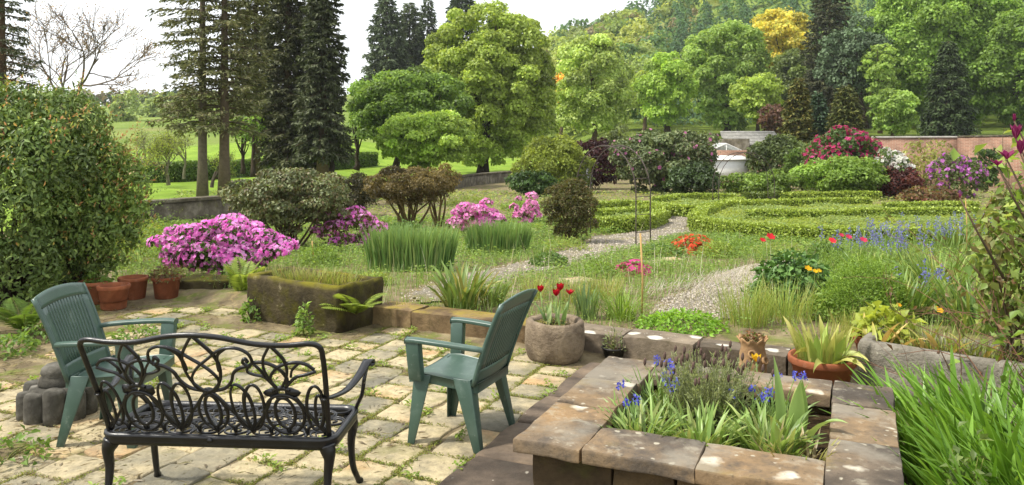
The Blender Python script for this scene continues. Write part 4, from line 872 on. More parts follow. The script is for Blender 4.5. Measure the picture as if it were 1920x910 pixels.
# ------------------------------------------------------------------ walls and buildings of the walled garden
def wall_run(name, label, pts, h, th, mat, cop=None, caplen=1.2, cat='wall', capm=None, zs=None):
    t = thing(name, label, cat); m = MB(); mc = MB(); pts = np.array(pts, float)
    seg = []
    for a, b in zip(pts[:-1], pts[1:]):
        n = max(1, int(np.linalg.norm(b - a) / 1.2)); seg += [a + (b - a) * i / n for i in range(n)]
    seg = np.array(seg + [pts[-1]]); d = unit(np.gradient(seg, axis=0)); nr = np.stack([-d[:, 1], d[:, 0]], -1) * th / 2
    zb = gz(seg[:, 0], seg[:, 1]) - .15; ztp = (zb + .15 + h) if zs is None else np.interp(np.arange(len(seg)) / (len(seg) - 1), np.linspace(0, 1, len(zs)), zs)
    L = np.concatenate([seg - nr, zb[:, None]], 1); Rr = np.concatenate([seg + nr, zb[:, None]], 1); LT = L.copy(); LT[:, 2] = ztp; RT = Rr.copy(); RT[:, 2] = ztp
    v = np.stack([L, LT, RT, Rr], 1).reshape(-1, 3); k = len(seg); q = [(4 * i + j, 4 * i + 4 + j, 4 * i + 5 + j, 4 * i + 1 + j) for i in range(k - 1) for j in range(3)]
    m.add(v, quads=q, ngons=[(0, 1, 2, 3), (4 * k - 1, 4 * k - 2, 4 * k - 3, 4 * k - 4)]); m.build('wall_face', mat, t)
    if capm is not None:
        for i in range(k - 1):
            a, b = seg[i], seg[i + 1]; L_ = np.linalg.norm(b - a); mc = MB(); rock(mc, (L_ - .02, th + .10, .10), (0, 0, 0), 0, 3, .02, .012, 3, i); o = mc.build('coping_stone', capm, t, True)
            o.location = (*(a + b) / 2, (ztp[i] + ztp[i + 1]) / 2); o.rotation_euler = (0, -math.atan2(ztp[i + 1] - ztp[i], L_), math.atan2(*(b - a)[::-1]))
    return t
M_OLDW = surf('old_stone_wall', [(.25, '#3c372d'), (.5, '#5f594c'), (.75, '#847e70')], 2.5, .95, .1, .8, 9, coords='World', bdist=.06, mottle=4, layers=[(3, .55, .7, '#5c5c2c', .6, False, 'n')])
wall_run('boundary_wall', 'low grey stone wall between the lawn and the garden beds', [(-10.6, 19.6), (-8.5, 26), (-5.6, 38), (-2.4, 50), (.8, 58)], .62, .4, M_OLDW, capm=M_OLDW)
def brick_mat(name, c1, c2, mort):
    m, n, l = new_mat(name); o = n.new('ShaderNodeOutputMaterial'); p = n.new('ShaderNodeBsdfPrincipled'); l.new(p.outputs[0], o.inputs[0])
    co = n.new('ShaderNodeTexCoord').outputs['Generated']; pos = n.new('ShaderNodeNewGeometry').outputs['Position']; sx = n.new('ShaderNodeSeparateXYZ'); l.new(pos, sx.inputs[0])
    cb = n.new('ShaderNodeCombineXYZ'); l.new(math_n(n, l, 'ADD', sx.outputs[0], sx.outputs[1]), cb.inputs[0]); l.new(sx.outputs[2], cb.inputs[1])
    b = n.new('ShaderNodeTexBrick'); l.new(cb.outputs[0], b.inputs['Vector']); b.inputs['Scale'].default_value = 1.0; b.inputs['Brick Width'].default_value = .24; b.inputs['Row Height'].default_value = .085; b.inputs['Mortar Size'].default_value = .008
    b.inputs['Color1'].default_value = (*srgb(c1), 1); b.inputs['Color2'].default_value = (*srgb(c2), 1); b.inputs['Mortar'].default_value = (*srgb(mort), 1)
    nz = noise_n(n, l, pos, .9, 5); r = ramp(n, [(.3, (.6, .58, .55)), (.7, (1.25, 1.2, 1.15))]); l.new(nz.outputs[0], r.inputs[0]); l.new(mix_c(n, l, 1.0, b.outputs[0], r.outputs[0], 'MULTIPLY'), p.inputs['Base Color'])
    p.inputs['Roughness'].default_value = .95; return m
M_BRICK = brick_mat('old_brick', '#8f6b58', '#7a5a4a', '#968878')
M_WHITE = surf('white_paint', [(.3, '#d8d8d2'), (.7, '#e8e8e4')], 2, .7, .3, .1, 20)
wall_run('brick_wall', 'weathered red brick garden wall behind the magenta and white shrubs', [(at(1635, 51), 51), (at(1800, 50), 50)], 3, .4, M_BRICK, capm=surf('pale_coping', [(.3, '#a09c94'), (.7, '#bcb8b0')], 3, .9), zs=[1.82, 1.84])
wall_run('brick_wall', 'paler brick wall running towards the viewer from the corner at the right', [(at(1800, 49.6), 49.6), (at(1935, 45), 45)], 3, .4, M_BRICK, capm=M_OLDW, zs=[1.86, 1.93])
wall_run('brick_wall', 'brick wall behind the white shed and the greenhouse', [(at(1290, 50), 50.6), (at(1480, 50), 50)], 3, .4, M_BRICK, zs=[1.05, 1.05])
wall_run('stone_wall', 'long grey stone wall behind the greenhouse roof', [(at(1195, 60), 60), (at(1405, 57), 57)], 3, .4, M_OLDW, zs=[1.75, 1.75])
t = thing('garden_shed', 'plain white low shed half hidden by shrubs in the walled garden', 'shed', (at(1372, 46), 46, zt(340, 46)))
m = MB(); box(m, -1.15, 1.0, 0, 1.6, 0, 1.2); m.build('wall', M_WHITE, t); m = MB(); v = [(-1.25, -.1, 1.21), (1.08, -.1, 1.21), (1.08, 1.8, 1.38), (-1.25, 1.8, 1.38)]; m.add(v + [(a, b, c + .06) for a, b, c in v], quads=[(3, 2, 1, 0), (4, 5, 6, 7)] + [(i, (i + 1) % 4, 4 + (i + 1) % 4, 4 + i) for i in range(4)]); m.build('roof', M_WHITE, t)
M_SLATE = surf('slate', [(.3, '#77756f'), (.6, '#8f8d86'), (.8, '#a3a098')], 3, .8, .3, .4, 12, mottle=8)
t = thing('outbuilding', 'low outbuilding whose long grey slate roof shows above the brick wall', 'building', (at(1405, 58), 58, -1.2)); wd = 3.0
m = MB(); box(m, -1.7, 2.3, 0, 3, 0, 2.5); m.build('wall', M_OLDW, t)
m = MB(); v = [(-1.9, -.2, 2.45), (2.45, -.2, 2.45), (2.45, 2.0, 3.45), (-1.6, 2.0, 3.45)]; m.add(v + [(a, b, c + .08) for a, b, c in v], quads=[(3, 2, 1, 0), (4, 5, 6, 7)] + [(i, (i + 1) % 4, 4 + (i + 1) % 4, 4 + i) for i in range(4)])
for i in range(9): z = i / 9; tube(m, [(-1.9 + .3 * z, -.2 + 2.2 * z - .01, 2.54 + z), (2.45, -.2 + 2.2 * z - .01, 2.54 + z)], .022, 4)
m.build('roof', M_SLATE, t)
M_GLASS, n_, l_ = new_mat('greenhouse_glass'); o_ = n_.new('ShaderNodeOutputMaterial'); p_ = n_.new('ShaderNodeBsdfPrincipled'); l_.new(p_.outputs[0], o_.inputs[0]); p_.inputs['Base Color'].default_value = (.30, .37, .36, 1); p_.inputs['Roughness'].default_value = .15; p_.inputs['Alpha'].default_value = .45
t = thing('greenhouse', 'small white-framed greenhouse in front of the slate roof', 'greenhouse', (at(1362, 53), 53, -1.0)); mf = MB(); W2, DP, E, RG = 1.55, 2.6, 1.75, 2.45
def gpane(vs): m = MB(); m.add(vs, quads=[(0, 1, 2, 3)]); m.build('pane', M_GLASS, t)
for i in range(5):
    y0, y1 = DP * i / 5 + .02, DP * (i + 1) / 5 - .02
    for s in (-1, 1):
        gpane([(s * W2, y0, .5), (s * W2, y1, .5), (s * W2, y1, E), (s * W2, y0, E)]); gpane([(s * W2, y0, E), (s * W2, y1, E), (0, y1, RG), (0, y0, RG)])
        tube(mf, [(s * W2, y0 - .02, 0), (s * W2, y0 - .02, E), (0, y0 - .02, RG)], .02, 4)
for i in range(4):
    x0, x1 = -W2 + 2 * W2 * i / 4 + .03, -W2 + 2 * W2 * (i + 1) / 4 - .03; ze = lambda x: E + (RG - E) * (1 - abs(x) / W2)
    gpane([(x0, 0, .5), (x1, 0, .5), (x1, 0, ze(x1)), (x0, 0, ze(x0))]); tube(mf, [(x0 - .03, 0, 0), (x0 - .03, 0, ze(x0 - .03))], .02, 4)
tube(mf, [(-W2, 0, E), (W2, 0, E)], .02, 4); tube(mf, [(0, 0, RG), (0, DP, RG)], .025, 4); tube(mf, [(-W2, 0, E), (0, 0, RG), (W2, 0, E)], .025, 4); tube(mf, [(-W2, 0, E), (-W2, DP, E)], .02, 4); tube(mf, [(W2, 0, .5), (W2, 0, E)], .02, 4)
mf.build('frame', M_WHITE, t); m = MB(); box(m, -W2, W2, 0, DP, 0, .5); m.build('base_wall', M_BRICK, t)

# ------------------------------------------------------------------ shrubs
def blossoms(m, rng, P, N, size, cols, petals=5, jit=.12, cup=.35):
    n = len(P)
    if n == 0: return
    N = unit(N); a = unit(np.cross(N, rng.normal(size=(n, 3)))); b = np.cross(N, a); c = pal(rng, n, cols, jit); sz = size * rng.uniform(.7, 1.2, n)
    for k in range(petals):
        t = 2 * np.pi * k / petals; d = a * math.cos(t) + b * math.sin(t); leaves(m, P, d + N * cup, N, sz, sz * .8, c * (.92 + .16 * (k % 2)), fold=.05, droop=.12, wide=.6)
def lobe_surface(rng, lobes, n, skirt=-.2, front=None):
    lobes = np.asarray(lobes); w = lobes[:, 3] * lobes[:, 5]; k = rng.choice(len(lobes), n * 3, p=w / w.sum()); d = sph(rng, n * 3); P = lobes[k, :3] + d * lobes[k, 3:6] * rng.uniform(.92, 1.08, (n * 3, 1))
    ok = d[:, 2] > skirt
    for (x, y, z, rx, ry, rz) in lobes: ok &= (((P - [x, y, z]) / [rx, ry, rz]) ** 2).sum(1) > .8
    return P[ok][:n], d[ok][:n]
def shrub(name, label, px, base, l, r, top, cols, seed, s=None, n=22, cov=1.1, cat='shrub', fl=0, flc=None, fls=.05, petals=5, bot=None, stems=6, stemr=.018, bark=BROWN, fr=(.2, .36), deep=.8, mat=None, skirt=-.5, hollow=.7, flfront=None, jit=.18, Y=None, aspect=.6, upb=.3, lobevar=.16, spiky=0.0, botk=.8, fskirt=-.15, lobes=None, leafcov=None, power=.9):
    rng = RNG(seed); g = gp(px, base) if Y is None else np.array([at(px, Y), Y, float(gz(at(px, Y), Y))]); Y = g[1]; k = Y / F_PX
    t = thing(name, label, cat, (g[0], g[1], g[2] - .03)); w = (r - l) / 2 * k; z1 = zt(top, Y) - g[2]; z0 = 0 if bot is None else zt(bot, Y) - g[2]; cx = at((l + r) / 2, Y) - g[0]
    lb = env_lobes(rng, (cx, 0, (z0 + z1) / 2), w, w * deep, (z1 - z0) / 2, n, fr, 1.0, botk, power, .85) if lobes is None else [(a * w + cx, b * w * deep, c * z1, d * w, d * w * .9, e * z1) for a, b, c, d, e in lobes]
    s = s or max(.0034 * Y, .03); m = MB()
    if cov > 0: shell_leaves(m, rng, lb, s, cov, cols, hollow=hollow, upb=upb, jit=jit, aspect=aspect, skirt=skirt, back=.25, lobevar=lobevar, spiky=spiky); m.build('foliage', mat or M_LEAF, t)
    m = MB()
    for i in range(stems):
        b = lb[rng.integers(0, len(lb))]; a = rng.normal(0, .06 * w, 2); e = np.array([b[0], b[1], max(b[2], .15)]); p = cr([(a[0] + cx * .4, a[1], 0), (a[0] * 2 + e[0] * .35, a[1] * 2 + e[1] * .35, e[2] * .45 + rng.normal(0, .03)), e], 5); tube(m, p, np.linspace(stemr * 1.3, stemr * .4, len(p)), 5, bark)
    if stems: m.build('stem', M_BARK, t, True)
    if fl:
        m = MB(); P, N = lobe_surface(rng, lb, fl, fskirt); blossoms(m, rng, P, N + rng.normal(0, .3, N.shape), fls, flc, petals); m.build('blossom', M_PETAL, t)
    return t
AZ = ['#ea84d4', '#f2a6e2', '#de70c8', '#f6bcea']; AZP = ['#e89ccc', '#f2b8dc', '#dc86be']
RH = ['#6a7648', '#788252', '#5a663c', '#868c60', '#7a6c4c']; BRN = ['#6e6238', '#7a6c42', '#5c552e', '#84764a']; OLV = ['#5c6030', '#6a6c3a', '#4e5228']
shrub('azalea', 'biggest pink azalea, a mound of magenta blossom behind the kerb block', 420, 518, 300, 540, 408, ['#4c6a28', '#5a7a30'], 201, .045, 48, .5, fl=3000, flc=AZ, fls=.036, deep=.6, stems=8, fr=(.12, .25), fskirt=-.35)
shrub('azalea', 'pink azalea half hidden between the grey-green rhododendron and the iris', 650, 468, 588, 716, 388, ['#55702c', '#6a6a3a', '#7a5a44'], 202, .045, 18, .5, fl=700, flc=AZ, fls=.042, deep=.7, stems=7)
shrub('azalea', 'paler pink azalea behind the right iris clump, left of two', 895, 440, 842, 944, 376, ['#5a742c', '#6a8434'], 203, .04, 16, .3, fl=1100, flc=AZP + ['#d86cc0'], fls=.046, deep=.7)
shrub('azalea', 'small upright pale pink azalea behind the right iris clump, right of two', 986, 425, 956, 1016, 361, ['#5a742c', '#6a8434'], 204, .04, 12, .35, fl=560, flc=AZP, fls=.046, deep=.7)
shrub('rhododendron', 'grey-green open rhododendron bush behind the biggest azalea', 540, 470, 424, 662, 318, RH, 205, .055, 46, .8, bot=425, stems=22, stemr=.022, fr=(.16, .26), deep=.7, mat=M_GLOSSY, lobevar=.2)
shrub('rhododendron', 'dark bush at the back between the rhododendron and the brown-leaved shrub', 655, 405, 612, 704, 326, ['#4a4a2c', '#574f34', '#3e4226'], 206, .06, 20, 1.0, stems=6)
shrub('multi_stem_shrub', 'brownish shrub with bare crooked stems behind the iris', 770, 432, 690, 838, 312, BRN, 207, .045, 30, .85, bot=385, stems=16, stemr=.03, bark=srgb('#5d5030'), deep=.7, fr=(.18, .3), lobevar=.2)
shrub('multi_stem_shrub', 'brown-topped shrub touching the right side of the bare-stemmed one', 822, 425, 778, 862, 308, ['#7a6a3c', '#8a7646', '#66602e'], 208, .045, 16, .8, bot=370, stems=9, stemr=.028, bark=srgb('#5d5030'), deep=.7)
shrub('juniper', 'upright olive-brown bush beside the gravel path under the near arch', 1066, 456, 1018, 1116, 330, OLV + ['#6a5a3a'], 209, .05, 24, 1.0, stems=9, stemr=.02, deep=.8, botk=.7, spiky=.6, aspect=.4)
shrub('broom_shrub', 'yellow-green fluffy shrub left of the dark purple one', 1035, 362, 976, 1100, 264, ['#8a9a38', '#97a644', '#7a8a30'], 210, None, 30, 1.0, spiky=.5, aspect=.45)
shrub('laurel_shrub', 'dark green shrub at the foot of the yellow-green one', 1000, 368, 955, 1052, 322, ['#43602a', '#4f6e30', '#385224'], 211, None, 18, 1.1)
shrub('barberry', 'dark purple-brown shrub in the middle of the back border', 1118, 355, 1074, 1160, 258, ['#4c2c30', '#5c3838', '#3e2428'], 212, None, 26, 1.0)
shrub('spirea', 'drooping sprays of small white flowers below the dark purple shrub', 1075, 362, 1040, 1116, 302, ['#6a7a44', '#7a8a50'], 213, None, 16, .5, fl=260, flc=['#d0d0cc', '#bfc2c8'], fls=.06, petals=3)
shrub('rhododendron', 'wide rhododendron dotted with pale pink blooms behind the near arch', 1235, 362, 1150, 1336, 246, ['#5a6a3c', '#687848', '#4c5c32', '#7c8654'], 214, None, 50, 1.0, fl=150, flc=['#cc7aa8', '#d894b8', '#b86c9c'], fls=.11, petals=5, fr=(.16, .26), mat=M_GLOSSY)
shrub('rhododendron', 'dark low rhododendron spilling right below the pink-dotted one', 1300, 368, 1250, 1352, 306, ['#43582c', '#506836', '#384a24'], 215, None, 26, 1.0, mat=M_GLOSSY)
shrub('shrub', 'light green shrub beside the white shed at the far arch', 1400, 366, 1352, 1436, 326, ['#76923c', '#84a048', '#688232'], 216, None, 20, 1.0)
shrub('willow_shrub', 'rounded grey-green shrub right of the white shed', 1455, 355, 1402, 1516, 258, ['#6a7c46', '#788a52', '#5c6e3c'], 217, None, 32, 1.0)
shrub('shrub', 'green shrub filling the foot of the rounded grey-green one', 1442, 372, 1396, 1490, 318, ['#6f8c34', '#7d9a40', '#60782c'], 218, None, 18, 1.0)
shrub('shrub', 'mid-green shrub tucked left of the big leafy bush', 1508, 360, 1470, 1552, 276, ['#5f7a34', '#6c8840', '#526c2c'], 219, None, 22, 1.0)
shrub('fennel_bush', 'big soft light green bush in front of the magenta rhododendron', 1580, 372, 1510, 1652, 298, ['#7a9a3a', '#88a846', '#6c8a30'], 220, None, 34, 1.05, spiky=.4)
shrub('rhododendron', 'magenta flowering rhododendron in front of the brick wall', 1580, 352, 1514, 1650, 244, ['#55703a', '#62803f', '#48602e'], 221, None, 34, .9, fl=950, flc=['#b0285c', '#c03a70', '#9a2050', '#c8508a'], fls=.13, petals=4, Y=40, fskirt=-.1)
shrub('viburnum', 'shrub of flat white flower heads right of the magenta one', 1668, 350, 1630, 1708, 274, ['#5a743a', '#688244'], 222, None, 18, .8, fl=420, flc=['#dcdcd4', '#e8e8e0', '#ccd0c0'], fls=.13, petals=4, Y=37)
shrub('smoke_bush', 'dark red leafed shrub below the white flowering one', 1690, 372, 1636, 1726, 308, ['#5c2c28', '#6e3a32', '#4a2420', '#7a5040'], 223, None, 24, 1.0)
shrub('twiggy_shrub', 'sparse yellow-green twiggy shrub against the brick wall', 1738, 350, 1694, 1786, 252, ['#92984c', '#a0a458', '#848a44'], 224, None, 24, .42, stems=14, Y=40, hollow=.3)
shrub('rhododendron', 'purple flowering rhododendron near the right of the back border', 1796, 372, 1742, 1846, 292, ['#66783e', '#74864a', '#586a36'], 225, None, 22, .5, fl=260, flc=['#b060b0', '#c078c0', '#9c4c9c', '#cc88c8'], fls=.10, petals=5, botk=1.0)
shrub('wall_shrub', 'small dark green shrub on the paler brick wall', 1850, 315, 1816, 1880, 272, ['#4a6430', '#567238', '#3e5428'], 226, None, 16, 1.1, Y=42)
shrub('mixed_shrub', 'bronze and pink tinged low shrub below the purple rhododendron', 1740, 385, 1690, 1800, 350, ['#7a6440', '#8a7048', '#6c7038', '#8c5c50'], 227, None, 22, .9)
shrub('shrub', 'grey-green shrub behind the yellow-green broom on the far lawn edge', 1150, 300, 1120, 1192, 225, ['#6a7a44', '#78884e', '#5e6c3a'], 228, None, 18, .9, Y=52)

# ------------------------------------------------------------------ box hedges of the parterre
M_BOXLEAF = leaf_mat('box_leaf', .3, .4, .4)
BOXC = ['#8ea430', '#9cb23a', '#80962a', '#aabc48', '#728a28']
def hedge(name, label, px, h=.34, w=.38, seed=0, cols=BOXC, s=None):
    rng = RNG(seed); g = np.array([gp(a, b)[:2] for a, b in px]); p = cr(g, 8) if len(g) > 2 else np.linspace(g[0], g[1], 10)
    L = np.concatenate([[0], np.cumsum(np.linalg.norm(np.diff(p, axis=0), axis=1))]); tot = L[-1]; n = max(4, int(tot / .2)); q = np.linspace(0, tot, n); c = np.stack([np.interp(q, L, p[:, 0]), np.interp(q, L, p[:, 1])], -1)
    d = unit(np.gradient(c, axis=0)); nr = np.stack([-d[:, 1], d[:, 0]], -1); t = thing(name, label, 'hedge', (c[0][0], c[0][1], float(gz(*c[0]))))
    o0 = np.array([c[0][0], c[0][1], float(gz(*c[0]))]); m = MB(); k = []
    prof = [(-.46, -.05), (-.47, .5), (-.44, .86), (-.3, .95), (.3, .95), (.44, .86), (.47, .5), (.46, -.05)]
    zb = gz(c[:, 0], c[:, 1]); hh = h * (1 + .06 * fbm(np.stack([q * .8, 0 * q + seed, 0 * q], -1)))
    ring = np.stack([np.concatenate([c + nr * (a * w * .92), (zb + b * hh * .95)[:, None]], 1) for a, b in prof], 1) - o0; kk = len(prof)
    m.add(ring.reshape(-1, 3), quads=[(i * kk + j, (i + 1) * kk + j, (i + 1) * kk + j + 1, i * kk + j + 1) for i in range(n - 1) for j in range(kk - 1)], ngons=[tuple(range(kk)), tuple((n - 1) * kk + j for j in range(kk))[::-1]], col=srgb('#3c4a16')); m.build('core', M_CORE, t)
    s = s or .0022 * c[:, 1].mean(); N = int(tot * (w + 2 * h) * 1.5 / (.5 * .7 * s * s * 1.3)); u = rng.uniform(0, tot, N); side = rng.random(N); per = w + 2 * h; sd = side * per
    a = np.where(sd < h, -w / 2, np.where(sd < h + w, sd - h - w / 2, w / 2)); b = np.where(sd < h, sd, np.where(sd < h + w, h, per - sd)); ln = np.where(sd < h, -1.0, np.where(sd < h + w, 0, 1.0)); up = np.where((sd >= h) & (sd < h + w), 1.0, .12)
    cx, cy = np.interp(u, q, c[:, 0]), np.interp(u, q, c[:, 1]); nx, ny = np.interp(u, q, nr[:, 0]), np.interp(u, q, nr[:, 1]); hs = np.interp(u, q, hh) / h
    jt = .022 * fbm(np.stack([u * 3, sd * 4, 0 * u + seed], -1)) + rng.normal(0, .012, N)
    rd = np.minimum(1, np.where(np.abs(a) > w * .4, .97, 1)); P = np.stack([cx + nx * (a * rd + ln * jt), cy + ny * (a * rd + ln * jt), gz(cx, cy) + b * hs + up * jt], -1) - o0
    Nn = np.stack([nx * ln, ny * ln, up], -1) + rng.normal(0, .45, (N, 3)); D = unit(np.cross(Nn, rng.normal(size=(N, 3)))) + unit(Nn) * .5 + [0, 0, .2]; LL = s * 1.3 * rng.uniform(.6, 1.3, N)
    m = MB(); leaves(m, P, D, Nn, LL, LL * .65, pal(rng, N, cols, .16)); m.build('foliage', M_BOXLEAF, t); return t
hedge('box_hedge', 'long clipped box hedge along the front of the right-hand parterre bed', [(1302, 433), (1400, 447), (1505, 456), (1640, 461), (1800, 460)], seed=1)
hedge('box_hedge', 'short box hedge turning back from the gravel path at the right-hand bed', [(1304, 428), (1318, 412), (1350, 400)], seed=2)
hedge('box_hedge', 'box hedge along the back of the right-hand parterre bed', [(1356, 399), (1450, 394), (1560, 391), (1630, 390)], seed=3)
hedge('box_hedge', 'box hedge running through the middle of the right-hand parterre bed', [(1400, 419), (1520, 419), (1650, 415), (1830, 413)], seed=4)
hedge('box_hedge', 'box hedge along the path front of the left-hand parterre bed', [(1108, 434), (1160, 436), (1210, 430), (1240, 418)], seed=5)
hedge('box_hedge', 'box hedge closing the left-hand parterre bed at its back', [(1118, 400), (1180, 396), (1236, 402), (1243, 412)], seed=6)
hedge('box_hedge', 'box hedge bending round the bed beyond the gravel path fork', [(1250, 404), (1300, 408), (1350, 400), (1388, 388)], seed=7)
hedge('box_hedge', 'far box hedge behind the path fork bed', [(1230, 388), (1300, 380), (1384, 382)], seed=8)
hedge('box_hedge', 'dark low box hedge by the far arch', [(1392, 379), (1440, 378), (1466, 374)], seed=9, cols=['#5c6e22', '#6a7c2a', '#4e601e'])
hedge('box_hedge', 'farthest box hedge in front of the soft light green bush', [(1470, 380), (1560, 376), (1650, 376)], seed=10)
hedge('box_hedge', 'box hedge crossing the left-hand parterre bed', [(1120, 418), (1170, 414), (1222, 408)], seed=12)
hedge('box_hedge', 'box hedge closing the far right of the parterre', [(1665, 403), (1740, 400), (1830, 399)], seed=14)
hedge('field_hedge', 'field hedge along the far edge of the lawn', [(262, 344), (330, 342), (420, 335), (480, 330), (560, 324), (640, 318), (700, 312)], h=1.25, w=1.1, seed=11, cols=['#5c7a24', '#6c8a2c', '#4e6a20'], s=.14)

# ------------------------------------------------------------------ rose arches, stakes, stepping stones
M_RUST = surf('rusty_iron', [(.3, '#3a3430'), (.7, '#5a5048')], 20, .8, .3, .2, 60)
def arch(label, pl, pr, H, dep, seed):
    a, b = gp(*pl), gp(*pr); c = (a + b) / 2; W = np.linalg.norm((b - a)[:2]); ang = math.atan2(*(b - a)[:2][::-1]); t = thing('rose_arch', label, 'garden arch', tuple(c), ang)
    for y in (-dep / 2, dep / 2):
        m = MB(); hs = H - W / 2; p = [(-W / 2, y, -.1), (-W / 2, y, hs * .5), (-W / 2, y, hs)] + [(-W / 2 * math.cos(q), y, hs + W / 2 * math.sin(q)) for q in np.linspace(.15, math.pi - .15, 14)] + [(W / 2, y, hs), (W / 2, y, hs * .5), (W / 2, y, -.1)]
        tube(m, p, .014, 6); m.build('hoop', M_RUST, t, True)
    for z in np.arange(.3, hs, .38):
        for s in (-1, 1): m = MB(); tube(m, [(s * W / 2, -dep / 2, z), (s * W / 2, dep / 2, z)], .008, 5); m.build('rung', M_RUST, t, True)
    for q in np.linspace(.3, math.pi - .3, 6): m = MB(); x, z = -W / 2 * math.cos(q), hs + W / 2 * math.sin(q); tube(m, [(x, -dep / 2, z), (x, dep / 2, z)], .008, 5); m.build('rung', M_RUST, t, True)
    return t
arch('thin rusty metal rose arch over the gravel path, the near one', (1094, 446), (1206, 460), 2.15, .42, 1)
arch('thin rusty metal rose arch farther back by the white shed', (1342, 388), (1446, 386), 2.1, .42, 2)
M_CANE = surf('bamboo', [(.3, '#9a7a4c'), (.7, '#b8985e')], 6, .7, .3, .2, 30)
for px, b, tp, lab in ((1203, 602, 438, 'bamboo cane standing behind the kerb in front of the gravel clearing'), (586, 500, 452, 'short bamboo cane left of the left iris clump'), (1372, 470, 330, 'thin stake standing near the far end of the blue flowers')):
    if px == 1372: px, b, tp = 1812, 480, 372
    g = gp(px, b); m = MB(); tube(m, [(0, 0, -.1), (.01, 0, (zt(tp, g[1]) - g[2]) * .5), (-.01, .01, zt(tp, g[1]) - g[2])], .009, 6); o = m.build('bamboo_cane', M_CANE, None, True); o.location = tuple(g); tag(o, lab, 'cane')
for i, (px, py, lab) in enumerate([(1218, 497, 'cream stepping stone nearer the pink flowers'), (1256, 491, 'cream stepping stone right beside its twin towards the hedge'), (1082, 531, 'cream stepping stone in the grass behind the red tulips')]):
    g = gp(px, py); o = slab(g[0], g[1], .36, .30, R(20 * i), .05, g[2] + .05, 700 + i, M_SLAB, 'stepping_stone', None); tag(o, lab, 'stone')

# ------------------------------------------------------------------ strap-leaved clumps, ferns and small plants
def clump_mesh(rng, n, rad, L, W, lean, curl, cols, prof='grass', V=0.0, segs=4, tip=None, ell=1.0, wind=0.0, twist=.6, ang=0.0):
    m = MB(); r = rad * np.sqrt(rng.random(n)); a = rng.random(n) * 6.283; x, y = r * np.cos(a), r * np.sin(a) * ell
    P = np.stack([x * math.cos(ang) - y * math.sin(ang), x * math.sin(ang) + y * math.cos(ang), 0 * r - .01], -1); az = a + ang + rng.normal(0, .6, n)
    if wind: az = np.where(rng.random(n) < wind, math.pi + rng.normal(0, .5, n), az)
    blades(m, P, az, L * rng.uniform(.6, 1.1, n), W * rng.uniform(.7, 1.2, n), lean * rng.uniform(.2, 1.2, n), curl * rng.uniform(.3, 1.2, n), segs, pal(rng, n, cols, .15), prof, V, None if tip is None else np.broadcast_to(srgb(tip), (n, 3)), rng.normal(0, twist, n)); return m
def clump(name, label, cat, loc, n, rad, L, W, lean, curl, cols, seed, **k):
    t = thing(name, label, cat, tuple(loc)); clump_mesh(RNG(seed), n, rad, L, W, lean, curl, cols, **k).build('foliage', M_BLADE, t); return t
IRIS = ['#5f8c42', '#6c984c', '#7ca458', '#558038', '#98ac60']
g = gp(770, 508); clump('iris_clump', 'tall blue-green iris clump in front of the path, left of two', 'iris', g, 1000, .62, .70, .022, .22, .35, IRIS, 401, prof='iris', tip='#7f9c58', ell=.32, segs=3, ang=.10)
g = gp(934, 478); clump('iris_clump', 'tall blue-green iris clump in front of the path, right of two', 'iris', g, 820, .56, .66, .021, .22, .35, IRIS, 402, prof='iris', tip='#7f9c58', ell=.32, segs=3, ang=.12)
g = gp(866, 580); clump('daylily_clump', 'arching strap-leaved daylily clump just behind the kerb', 'daylily', g, 90, .18, .52, .030, .5, .9, ['#6f8a3e', '#7f9a4a', '#5f7a34', '#a09a50'], 403, prof='iris', V=.3, segs=6)
g = gp(925, 575); clump('daylily_clump', 'smaller strap-leaved clump between the daylily and the right chair', 'daylily', g, 50, .12, .36, .022, .4, .8, ['#6f8a3e', '#7f9a4a', '#8f9a50'], 404, prof='iris', V=.3, segs=6)
g = gp(1100, 597); clump('bulb_clump', 'grey-green upright bulb leaves right of the round stone planter', 'bulb plant', g, 70, .10, .36, .014, .25, .3, ['#5f7a4c', '#6c8856', '#7c9450'], 405, prof='iris', segs=4)
g = gp(1165, 600); clump('grass_tuft', 'arching bright green strap leaves beside the bamboo cane', 'grass', g, 130, .13, .38, .013, .6, 1.0, ['#7f9e34', '#8fae42', '#6f8e2c'], 406, segs=5)
g = gp(1395, 606); clump('grass_tuft', 'tall yellow-green grass tuft behind the strawberry pot', 'grass', g, 260, .22, .46, .007, .35, .5, ['#93a84a', '#86a040', '#a0b058', '#a8a458'], 407, segs=4)
g = gp(1470, 600); clump('grass_tuft', 'yellow-green grass tuft behind the terracotta bowl', 'grass', g, 260, .26, .42, .007, .4, .5, ['#8aa544', '#98b050', '#a4a858'], 408, segs=4)
for i, (px, py, nn, lab) in enumerate([(1000, 560, 130, 'pale grass tuft behind the right chair'), (1075, 565, 160, 'pale grass tuft behind the red tulips'), (1135, 560, 160, 'pale grass tuft left of the bamboo cane'), (760, 580, 26, 'tiny grass tuft growing on the mossy kerb'), (1600, 640, 200, 'grassy tuft between the terracotta bowl and the grey trough')]):
    clump('grass_tuft', lab, 'grass', gp(px, py), nn, .16, .30 if nn > 50 else .16, .007, .35, .5, ['#93a040', '#a0a850', '#b0a868'], 420 + i, segs=4)
